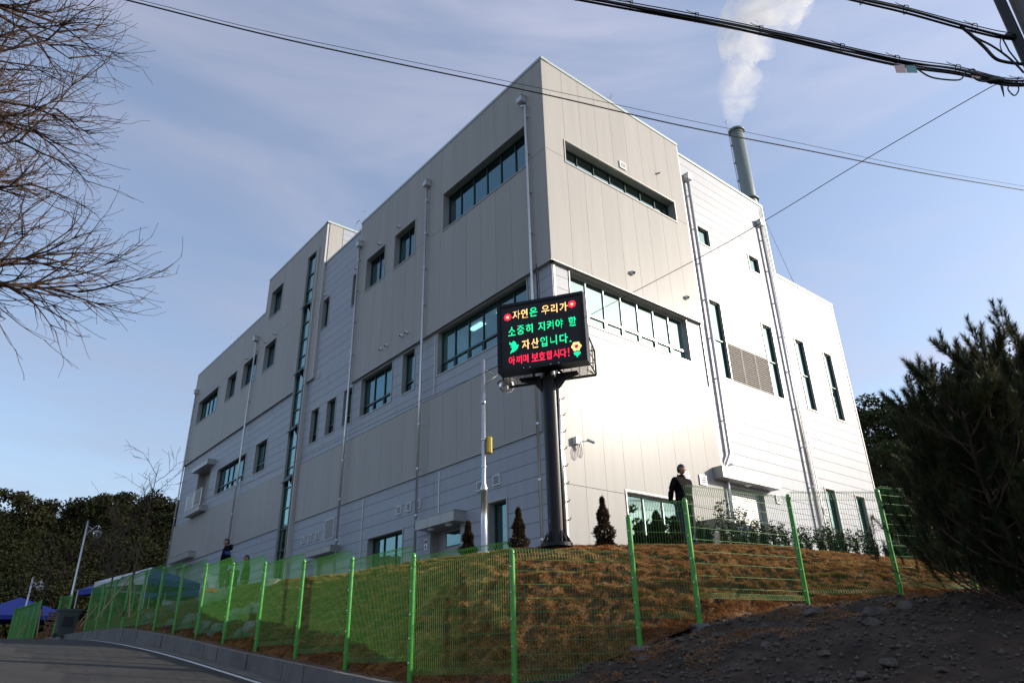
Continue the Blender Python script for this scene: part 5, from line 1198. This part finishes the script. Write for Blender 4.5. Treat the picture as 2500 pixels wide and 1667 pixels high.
for i, ((px, py), s, w_) in enumerate(bl):
    r = ray(px, py); t = 6.96/r.x; c = EYE+r*t
    while t < 60:                                   # walk along the ray until it meets the bank
        c = EYE+r*t; xc = float(np.interp(c.y, np.sort(B2[:, 1]), B2[np.argsort(B2[:, 1]), 0])); tb_ = min(1, max(0, (c.x-6.95)/max(.3, xc-6.95)))
        if bank_z(zverge(c.y), tb_) >= c.z: break
        t += .05
    k_ = s*(.8 if i != 10 else .62); rock(c.x+.05, c.y, c.z-.02, (k_*.85, k_*1.2, k_*.8), i+1, 'boulder', f'{w_} {pos_words[i]}', 'boulders in the grass bank', 'boulder', cat='boulder')
rl_ = [((1600, 1440), .20, 'flat pale footing rock below the second post'), ((1858, 1398), .16, 'pale flat rock under the third post'), ((1868, 1410), .26, 'dark half buried rock right of the pale one'), ((1800, 1408), .2, 'brown rock left of the third post'), ((1745, 1405), .24, 'dark boulder between the two middle posts'), ((1690, 1402), .14, 'small rock on the ridge'), ((2010, 1408), .28, 'rock at the left of the far right post'),
       ((2085, 1395), .3, 'dark rock beside the far right post'), ((2000, 1430), .2, 'angular rock below the fence'), ((1480, 1512), .16, 'rock at the foot of the corner post'), ((1560, 1470), .15, 'rock left of the second post'), ((1650, 1460), .17, 'orange grey rock below the second fence post'), ((1760, 1480), .13, 'small pale stone in the dirt'), ((1890, 1500), .12, 'light stone in the dirt'), ((2040, 1520), .15, 'sharp stone low in the dirt'), ((2160, 1540), .13, 'stone near the bottom edge right'), ((1700, 1530), .12, 'stone near the bottom edge middle'), ((1980, 1550), .14, 'pale stone at the bottom edge')]
def ground_hit(px, py, tmax=26):
    r = ray(px, py); t = 3.0
    while t < tmax:
        p = EYE+r*t
        if p.x > 7 and p.z < float(tps(p.x, p.y)): return p
        t += .06
    return None
for i, ((px, py), s, w_) in enumerate(rl_):
    p = ground_hit(px, py)
    if p: rock(p.x, p.y, p.z+s*.02, (s*.58, s*.72, s*.38), 40+i, 'rock', w_, 'rocks in the rough dirt')
# gravel
n = 36000; gx = 7.1+RNG.random(n)**1.5*17; gy = np.array([fence_y(a)+.2 for a in gx])-RNG.random(n)**1.1*9.5
gz = tps(gx, gy); V = []; T = []
nn_ = np.array([.11*nz(Vector((a*1.1, b*1.1, 3)), 5)+.05*max(0, noise.noise(Vector((a*5, b*5, 9))))-.02 for a, b in zip(gx, gy)])
S = .005+.045*RNG.random(n)**6; oc = np.array([(1, 0, 0), (-1, 0, 0), (0, 1, 0), (0, -1, 0), (0, 0, .7), (0, 0, -.7)]); jit = RNG.uniform(.6, 1.3, (n, 6, 1)); a = RNG.random(n)*6.28
rot = np.stack([np.stack([np.cos(a), -np.sin(a), 0*a], 1), np.stack([np.sin(a), np.cos(a), 0*a], 1), np.stack([0*a, 0*a, 1+0*a], 1)], 1)
V = np.einsum('nij,kj->nki', rot, oc)*jit*S[:, None, None]+np.stack([gx, gy, gz+nn_+S*.3], 1)[:, None]
fc = np.array([(0, 2, 4), (2, 1, 4), (1, 3, 4), (3, 0, 4), (2, 0, 5), (1, 2, 5), (3, 1, 5), (0, 3, 5)]); T = (fc[None]+(np.arange(n)*6)[:, None, None]).reshape(-1, 3)
q = npmesh('gravel', V.reshape(-1, 3), T, M['pebble']); tag(q, 'grey and brown gravel and clods scattered over the dark dirt', 'gravel', kind='stuff')
# loose dry turf on the dirt near the fence
n = 26000; gx = 7.0+RNG.random(n)*9; gy = np.array([fence_y(a)+.3 for a in gx])-RNG.random(n)**1.8*2.8; k_ = np.array([noise.noise(Vector((a*1.6, b*1.6, 7))) > .02 for a, b in zip(gx, gy)]); gx, gy = gx[k_], gy[k_]; n = len(gx)
gz = tps(gx, gy)+np.array([.11*nz(Vector((a*1.1, b*1.1, 3)), 5) for a, b in zip(gx, gy)]); p = np.stack([gx, gy, gz], 1); d = RNG.normal(size=(n, 3)); d[:, 2] = np.abs(d[:, 2])*.6+.1; d /= np.linalg.norm(d, axis=1)[:, None]
s = np.cross(d, RNG.normal(size=(n, 3))); s /= np.linalg.norm(s, axis=1)[:, None]; V = np.stack([p-s*.005, p+s*.005, p+d*.06], 1).reshape(-1, 3)
q = npmesh('loose_turf', V, np.arange(n*3).reshape(-1, 3), M['turf']); tag(q, 'torn orange turf scraps lying on the dirt outside the fence', 'grass', kind='stuff')

# ------------------------------------------------------------------ people
def person(loc, face, h, label, jacket='coat', trousers='greytrouser', hood=False, stripe=False, hands='side', look=0.0, shirt=False):
    """face: heading of the chest in radians; built facing +y then turned"""
    k = h/1.75; root = empty('person', loc, label, 'person', 'people by the building')
    J = {'pel': (0, 0, .95), 'wst': (0, .0, 1.08), 'chs': (0, -.01, 1.28), 'nck': (0, -.015, 1.46), 'hd': (0, .01, 1.53)}
    vs = [J['pel'], J['wst'], J['chs'], J['nck'], J['hd']]; rs = [(.155, .115), (.15, .115), (.19, .13), (.075, .07), (.06, .06)]; es = [(0, 1), (1, 2), (2, 3), (3, 4)]
    def chain(start, pts, rr):
        p = start
        for q, r in zip(pts, rr): vs.append(q); rs.append((r, r)); es.append((p, len(vs)-1)); p = len(vs)-1
        return p
    for s in (-1, 1):
        chain(0, [(s*.10, .0, .86), (s*.115, .02, .50), (s*.125, -.015, .10), (s*.135, .10, .045)], [.105, .075, .052, .048])
        if hands == 'side': chain(2, [(s*.19, -.01, 1.38), (s*.255, -.03, 1.12), (s*.25, .05, .88), (s*.25, .08, .80)], [.075, .056, .045, .04])
        else: chain(2, [(s*.19, -.01, 1.38), (s*.232, -.09, 1.13), (s*.17, -.16, .95), (s*.07, -.19, .93)], [.075, .056, .045, .038])
    me = bpy.data.meshes.new('body'); me.from_pydata(vs, es, []); ob = bpy.data.objects.new('tmp', me); COL.objects.link(ob)
    sk = ob.modifiers.new('s', 'SKIN'); su = ob.modifiers.new('u', 'SUBSURF'); su.levels = 2; su.render_levels = 2
    for i, r in enumerate(rs): me.skin_vertices[0].data[i].radius = r
    me.skin_vertices[0].data[0].use_root = True
    dg = bpy.context.evaluated_depsgraph_get(); dg.update(); ev = ob.evaluated_get(dg); m2 = bpy.data.meshes.new_from_object(ev); bpy.data.objects.remove(ob)
    bm = bmesh.new(); bm.from_mesh(m2); bpy.data.meshes.remove(m2)
    # head, joined to the neck
    r1 = bmesh.ops.create_uvsphere(bm, u_segments=18, v_segments=14, radius=1.0); hc = Vector((0, .02, 1.635)); look_m = Matrix.Rotation(look, 3, 'Z')
    for v in r1['verts']:
        c = v.co; x, y, z = c.x*.076, c.y*.094, c.z*.118
        if z < 0: x *= 1-.28*(-c.z)**1.5; y = y*(1-.12*-c.z)+.008*(-c.z)
        if c.y > .6 and abs(c.x) < .3 and -.25 < c.z < .15: y += .022*(1-abs(c.x)/.3)           # nose
        if c.y > .6 and abs(abs(c.x)-.38) < .16 and .02 < c.z < .22: y -= .008                       # eye sockets
        if abs(c.x) > .93 and abs(c.z) < .28: x *= 1.16; y -= .01                                    # ears
        v.co = look_m@Vector((x, y, z))+hc
    # fingers: five short tapered prisms per hand
    for s in (-1, 1):
        if hands != 'side': continue
        base = Vector((s*.25, .09, .79))
        for f_ in range(5):
            L_ = (.055, .07, .078, .07, .055)[f_]; o_ = Vector((-.01*s, (f_-2)*.016, -.01)) if f_ else Vector((-s*.02, .035, .02)); a = base+o_; b = a+Vector((-s*.008, .006, -L_)) if f_ else a+Vector((-s*.01, .03, -.04))
            r = bmesh.ops.create_cone(bm, segments=6, radius1=.009, radius2=.006, depth=L_); d = (b-a).normalized(); q = d.to_track_quat('Z', 'Y').to_matrix()
            for v in r['verts']: v.co = q@v.co+(a+b)/2
    mats = [M[trousers], M[jacket], M['skin'], M['shoe'], M['navy'], M['shirt']]
    for f_ in bm.faces:
        c = f_.calc_center_median(); f_.smooth = True; i = 1
        if c.z < .09: i = 3
        elif c.z < .90 and abs(c.x) < .19: i = 0
        elif c.z > 1.475: i = 2
        elif c.z < .86 and abs(c.x) >= .19: i = 2
        elif stripe and 1.20 < c.z < 1.30: i = 4
        elif shirt and c.y > .05 and abs(c.x) < .05 and c.z > 1.28: i = 5
        f_.material_index = i
    for v in bm.verts:
        if .80 < v.co.z < 1.45 and abs(v.co.x) < .24: v.co.x *= 1.07; v.co.y *= 1.12
        if .15 < v.co.z < 1.44: v.co.x *= 1.14; v.co.y *= 1.2
        v.co *= k
    Rz = Matrix.Rotation(face-math.pi/2, 4, 'Z'); bm.transform(Rz)
    m3 = bpy.data.meshes.new('body'); bm.to_mesh(m3); bm.free()
    for m_ in mats: m3.materials.append(m_)
    o = bpy.data.objects.new('body', m3); COL.objects.link(o); o.parent = root
    def child(name, bmf, m_):
        b2 = bmesh.new(); bmf(b2)
        for v in b2.verts: v.co *= k
        b2.transform(Rz); mm = bpy.data.meshes.new(name); 
        for f_ in b2.faces: f_.smooth = True
        b2.to_mesh(mm); b2.free(); mm.materials.append(m_); q = bpy.data.objects.new(name, mm); COL.objects.link(q); q.parent = root
    def hair(b2):
        r = bmesh.ops.create_uvsphere(b2, u_segments=18, v_segments=12, radius=1.0); dele = []
        for v in r['verts']:
            c = v.co.copy()
            if c.z < (.18 if c.y > .1 else -.55): dele.append(v)
            j = 1+.05*noise.noise(c*4)
            v.co = look_m@Vector((c.x*.084*j, c.y*.100*j-.004, c.z*.128*j))+hc
        bmesh.ops.delete(b2, geom=dele, context='VERTS')
    child('hair', hair, M['hair'])
    def collar(b2):
        r = bmesh.ops.create_cone(b2, segments=16, radius1=.105, radius2=.085, depth=.09, cap_ends=False)
        for v in r['verts']: v.co = Vector((v.co.x, v.co.y*.95-.01, v.co.z+1.47+(.02 if v.co.y < 0 else -.01)))
    child('collar', collar, M[jacket])
    if hood:
        def hd(b2):
            r = bmesh.ops.create_uvsphere(b2, u_segments=14, v_segments=10, radius=1.0)
            for v in r['verts']: v.co = Vector((v.co.x*.14, v.co.y*.075-.13, v.co.z*.10+1.47+.02*noise.noise(v.co*3)))
        child('hood', hd, M[jacket])
    return root
person((13.95, 10.41, P+.03), math.radians(-92), 1.86, 'man in black uniform jacket standing guard on the bank before the lit wall', look=.45, hands='back')
q = at_d(508, 1345, 26.5); person((q.x, q.y, P-.12), math.radians(158), 1.78, 'tall man in a dark hooded padded coat with a blue stripe facing left', stripe=True, hood=True, hands='back')
q = at_d(530, 1345, 28); person((q.x, q.y, P-.6), math.radians(30), 1.70, 'man in a black coat seen half behind the hooded man', hands='back')
q = at_d(560, 1345, 27); person((q.x, q.y, P-.5), math.radians(165), 1.70, 'short haired man in a dark suit and pale shirt right of the other two', shirt=True)

# ------------------------------------------------------------------ parked car, air conditioner, tents, bin, crates
def car(cx, cy, heading, z):
    r = empty('parked_car', (cx, cy, z), 'dark car parked behind the shrubs in front of the roller shutter', 'car'); d = Vector((math.cos(heading), math.sin(heading), 0)); s = Vector((-d.y, d.x, 0)); O_ = Vector((cx, cy, z))
    def pt(x, y, zz): return O_+d*x+s*y+Vector((0, 0, zz))
    def prof(mb, pr, w0, w1):
        n_ = len(pr); L_ = [pt(x, w, zz) for (x, zz), w in zip(pr, w0)]; R_ = [pt(x, -w, zz) for (x, zz), w in zip(pr, w0)]
        mb.poly(L_); mb.poly(R_[::-1])
        for i in range(n_): mb.quad(L_[i], R_[i], R_[(i+1) % n_], L_[(i+1) % n_])
    mb = MB(); pr = [(-2.2, .3), (-2.25, .62), (-2.15, .9), (-1.3, .98), (1.0, .98), (2.0, .82), (2.25, .6), (2.22, .3)]; prof(mb, pr, [.86, .88, .86, .85, .86, .82, .82, .86], 0); mb.build('body', M['carpaint'], r)
    mb = MB(); pr = [(-1.75, .975), (-1.25, 1.42), (.15, 1.46), (.95, .975)]; prof(mb, pr, [.80, .66, .66, .80], 0); c = mb.build('cabin', M['carpaint'], r)
    mb = MB()
    for sg in (-1, 1):
        mb.quad(pt(-1.5, sg*.795, 1.02), pt(-.35, sg*.80, 1.02), pt(-.35, sg*.68, 1.38), pt(-1.15, sg*.68, 1.38)); mb.quad(pt(-.27, sg*.80, 1.02), pt(.8, sg*.795, 1.02), pt(.12, sg*.68, 1.39), pt(-.27, sg*.68, 1.39))
    mb.quad(pt(.99, -.7, .99), pt(.99, .7, .99), pt(.20, .6, 1.43), pt(.20, -.6, 1.43)); mb.quad(pt(-1.79, -.7, .99), pt(-1.79, .7, .99), pt(-1.30, .6, 1.39), pt(-1.30, -.6, 1.39)); mb.build('window', M['carglass'], r)
    for x in (-1.35, 1.35):
        for sg in (-1, 1):
            mb = MB(); mb.tube([pt(x, sg*.70, .32), pt(x, sg*.89, .32)], .32, 18); w_ = mb.build('wheel', M['tyre'], r); mb = MB(); mb.tube([pt(x, sg*.89, .32), pt(x, sg*.90, .32)], .2, 14); mb.build('rim', M['steel'], w_)
    for sg in (-1, 1):
        mb = MB(); mb.hexa([pt(2.14+a, sg*.6+b_, .66+c_) for c_ in (-.07, .07) for a, b_ in ((0, -.14), (.1, -.14), (.1, .14), (0, .14))]); mb.build('headlight', M['white'], r)
car(19.6, 13.3, math.radians(5), P-.02)
q = at_z(2083, 1300, P+.3); ac = empty('air_conditioner', (31.0, 15.2, P), 'pale outdoor air conditioning unit standing at the far right wall corner', 'air conditioner')
mb = MB(); mb.box(30.4, 31.4, 15.0, 15.4, P+.15, P+1.45); mb.build('casing', M['white'], ac); mb = MB(); mb.tube([(30.9, 14.99, P+1.05), (30.9, 14.98, P+1.05)], .3, 18); mb.tube([(30.9, 14.99, P+.5), (30.9, 14.98, P+.5)], .25, 18); mb.build('fan_grille', M['dark'], ac)
mb = MB(); mb.tube(smooth_path([Vector((30.5, 15.3, P+1.4)), Vector((30.3, 15.6, P+1.9)), Vector((30.2, 16.1, P+2.1))]), .03, 6); mb.build('hose', M['blackrubber'], ac)
for x_ in (30.45, 31.35):
    mb = MB(); mb.box(x_-.05, x_+.05, 15.02, 15.38, P-.02, P+.15); mb.build('foot', M['dark'], ac)
def tent(cx, cy, z, w, hpk, heave, cols, label, rot=0.0, cover=True):
    r = empty('canopy_tent', (cx, cy, z), label, 'tent', 'event tents in the yard'); h = w/2; c_, s_ = math.cos(rot), math.sin(rot)
    def pt(x, y, zz): return (cx+x*c_-y*s_, cy+x*s_+y*c_, z+zz)
    cs = [(-h, -h), (h, -h), (h, h), (-h, h)]
    for i in range(4):
        mb = MB(); a, b_ = cs[i], cs[(i+1) % 4]; mb.poly([pt(*a, heave), pt(*b_, heave), pt(0, 0, hpk)]); mb.quad(pt(*a, heave-.3), pt(*b_, heave-.3), pt(*b_, heave), pt(*a, heave)); mb.build('canopy_panel', M[cols[i]], r)
    for a in cs: mb = MB(); mb.tube([pt(*a, 0), pt(*a, heave)], .03, 6); mb.build('leg', M['pipe'], r)
    return r
q = at_d(320, 1390, 44); tent(q.x+.3, q.y, 3.95, 3.6, 2.75, 1.95, ['tentblue', 'tentblue', 'tentwhite', 'tentwhite'], 'white and blue event tent, the nearest one behind the fence', rot=.5)
q = at_d(268, 1392, 50); tent(q.x, q.y, 3.95, 3.2, 2.9, 2.1, ['tentwhite', 'tentblue', 'tentblue', 'tentblue'], 'smaller blue and white event tent left of the nearest one', rot=.3)
q = at_d(400, 1390, 47); tent(q.x+.4, q.y+1, 3.95, 3.0, 2.4, 1.8, ['tentblue', 'tentblue', 'tentblue', 'tentblue'], 'blue event tent close to the building', rot=.2)
q = at_d(50, 1400, 70); tent(q.x-.3, q.y, 2.6, 6.5, 4.5, 3.0, ['tentblue', 'tentblue', 'tentblue', 'tentblue'], 'wide deep blue tent at the left edge beyond the road crest', rot=.1)
# bin
q = at_d(148, 1448, 41.0); bn = empty('wheeled_bin', (q.x, q.y, 3.1), 'grey green plastic bin standing at the end of the kerb', 'bin')
mb = MB(); x, y, z = q.x, q.y, 3.1; mb.hexa([(x-.32, y-.32, z+.06), (x+.32, y-.32, z+.06), (x+.32, y+.32, z+.06), (x-.32, y+.32, z+.06), (x-.42, y-.42, z+1.15), (x+.42, y-.42, z+1.15), (x+.42, y+.42, z+1.15), (x-.42, y+.42, z+1.15)]); mb.build('bin_body', M['bin'], bn)
mb = MB(); mb.box(x-.46, x+.46, y-.46, y+.46, z+1.15, z+1.24); mb.build('lid', M['bin'], bn); 
for dy_ in (-.2, .2):
    mb = MB(); mb.tube([(x-.34, y+dy_, z+.1), (x-.40, y+dy_, z+.1)], .1, 12); mb.build('wheel', M['tyre'], bn)
mb = MB(); mb.box(x-.2, x+.2, y-.45, y-.40, z+.5, z+.9); mb.build('label_plate', M['dark'], bn)
# wooden pallets leaning by the fence gap
for i, (px, lb) in enumerate(((100, 'brown wooden pallet leaning in the fence gap, front one'), (112, 'brown wooden pallet leaning behind the front one'))):
    q = at_d(px, 1440, 46+i*.8); x, y, z = q.x, q.y, 3.1; r = empty('pallet', (x, y, z), lb, 'pallet', 'leaning pallets'); d = Vector((.75, -.66, 0))
    for k in range(6):
        mb = MB(); a = Vector((x, y, z+.1+k*.24)); b_ = a+d*1.15; o_ = Vector((.66, .75, 0))*.1*k*.3
        mb.hexa([tuple(v+o_) for v in (a, b_, b_+Vector((.02, .02, 0)), a+Vector((.02, .02, 0)), a+Vector((0, 0, .12)), b_+Vector((0, 0, .12)), b_+Vector((.02, .02, .12)), a+Vector((.02, .02, .12)))]); mb.build('board', M['wood'], r)
    mb = MB()
    for t_ in (.03, .55, 1.1):
        a = Vector((x, y, z))+d*t_; mb.tube([a+Vector((.05, .05, 0)), a+Vector((.17, .2, 1.45))], .05, 4)
    mb.build('bearer', M['wood'], r)
# little orange rag and white sheet near the hooded man
q = at_d(495, 1352, 26.2); mb = MB(); 
for k in range(5): mb.lathe((q.x-.16+.09*k, q.y+.25-.13*k, q.z-.06+.02*math.sin(k*2)), [(.0, .09), (.07, .07), (.10, .02), (.11, -.04)], 7)
o = mb.build('orange_rag', M['orange'], origin=tuple(q)); tag(o, 'crumpled orange plastic lying on the grass below the hooded man', 'rag')
q = at_d(482, 1325, 26.6); mb = MB(); c = q
pts = [(-.30, .10), (-.1, .12), (.12, .02), (.36, .03), (.24, -.1), (.22, -.34), (.12, -.42), (.02, -.30), (-.05, -.12), (-.25, -.02)]
A_ = [Vector(c)+CR*a+Vector((0, 0, b_)) for a, b_ in pts]; B_ = [v+Vector((.03, .05, 0)) for v in A_]; mb.poly(A_[::-1]); mb.poly(B_)
for i in range(len(A_)): mb.quad(A_[i], A_[(i+1) % len(A_)], B_[(i+1) % len(A_)], B_[i])
o = mb.build('white_cloth', M['tentwhite'], origin=tuple(c)); tag(o, 'white cloth hanging behind the fence left of the hooded man', 'cloth')
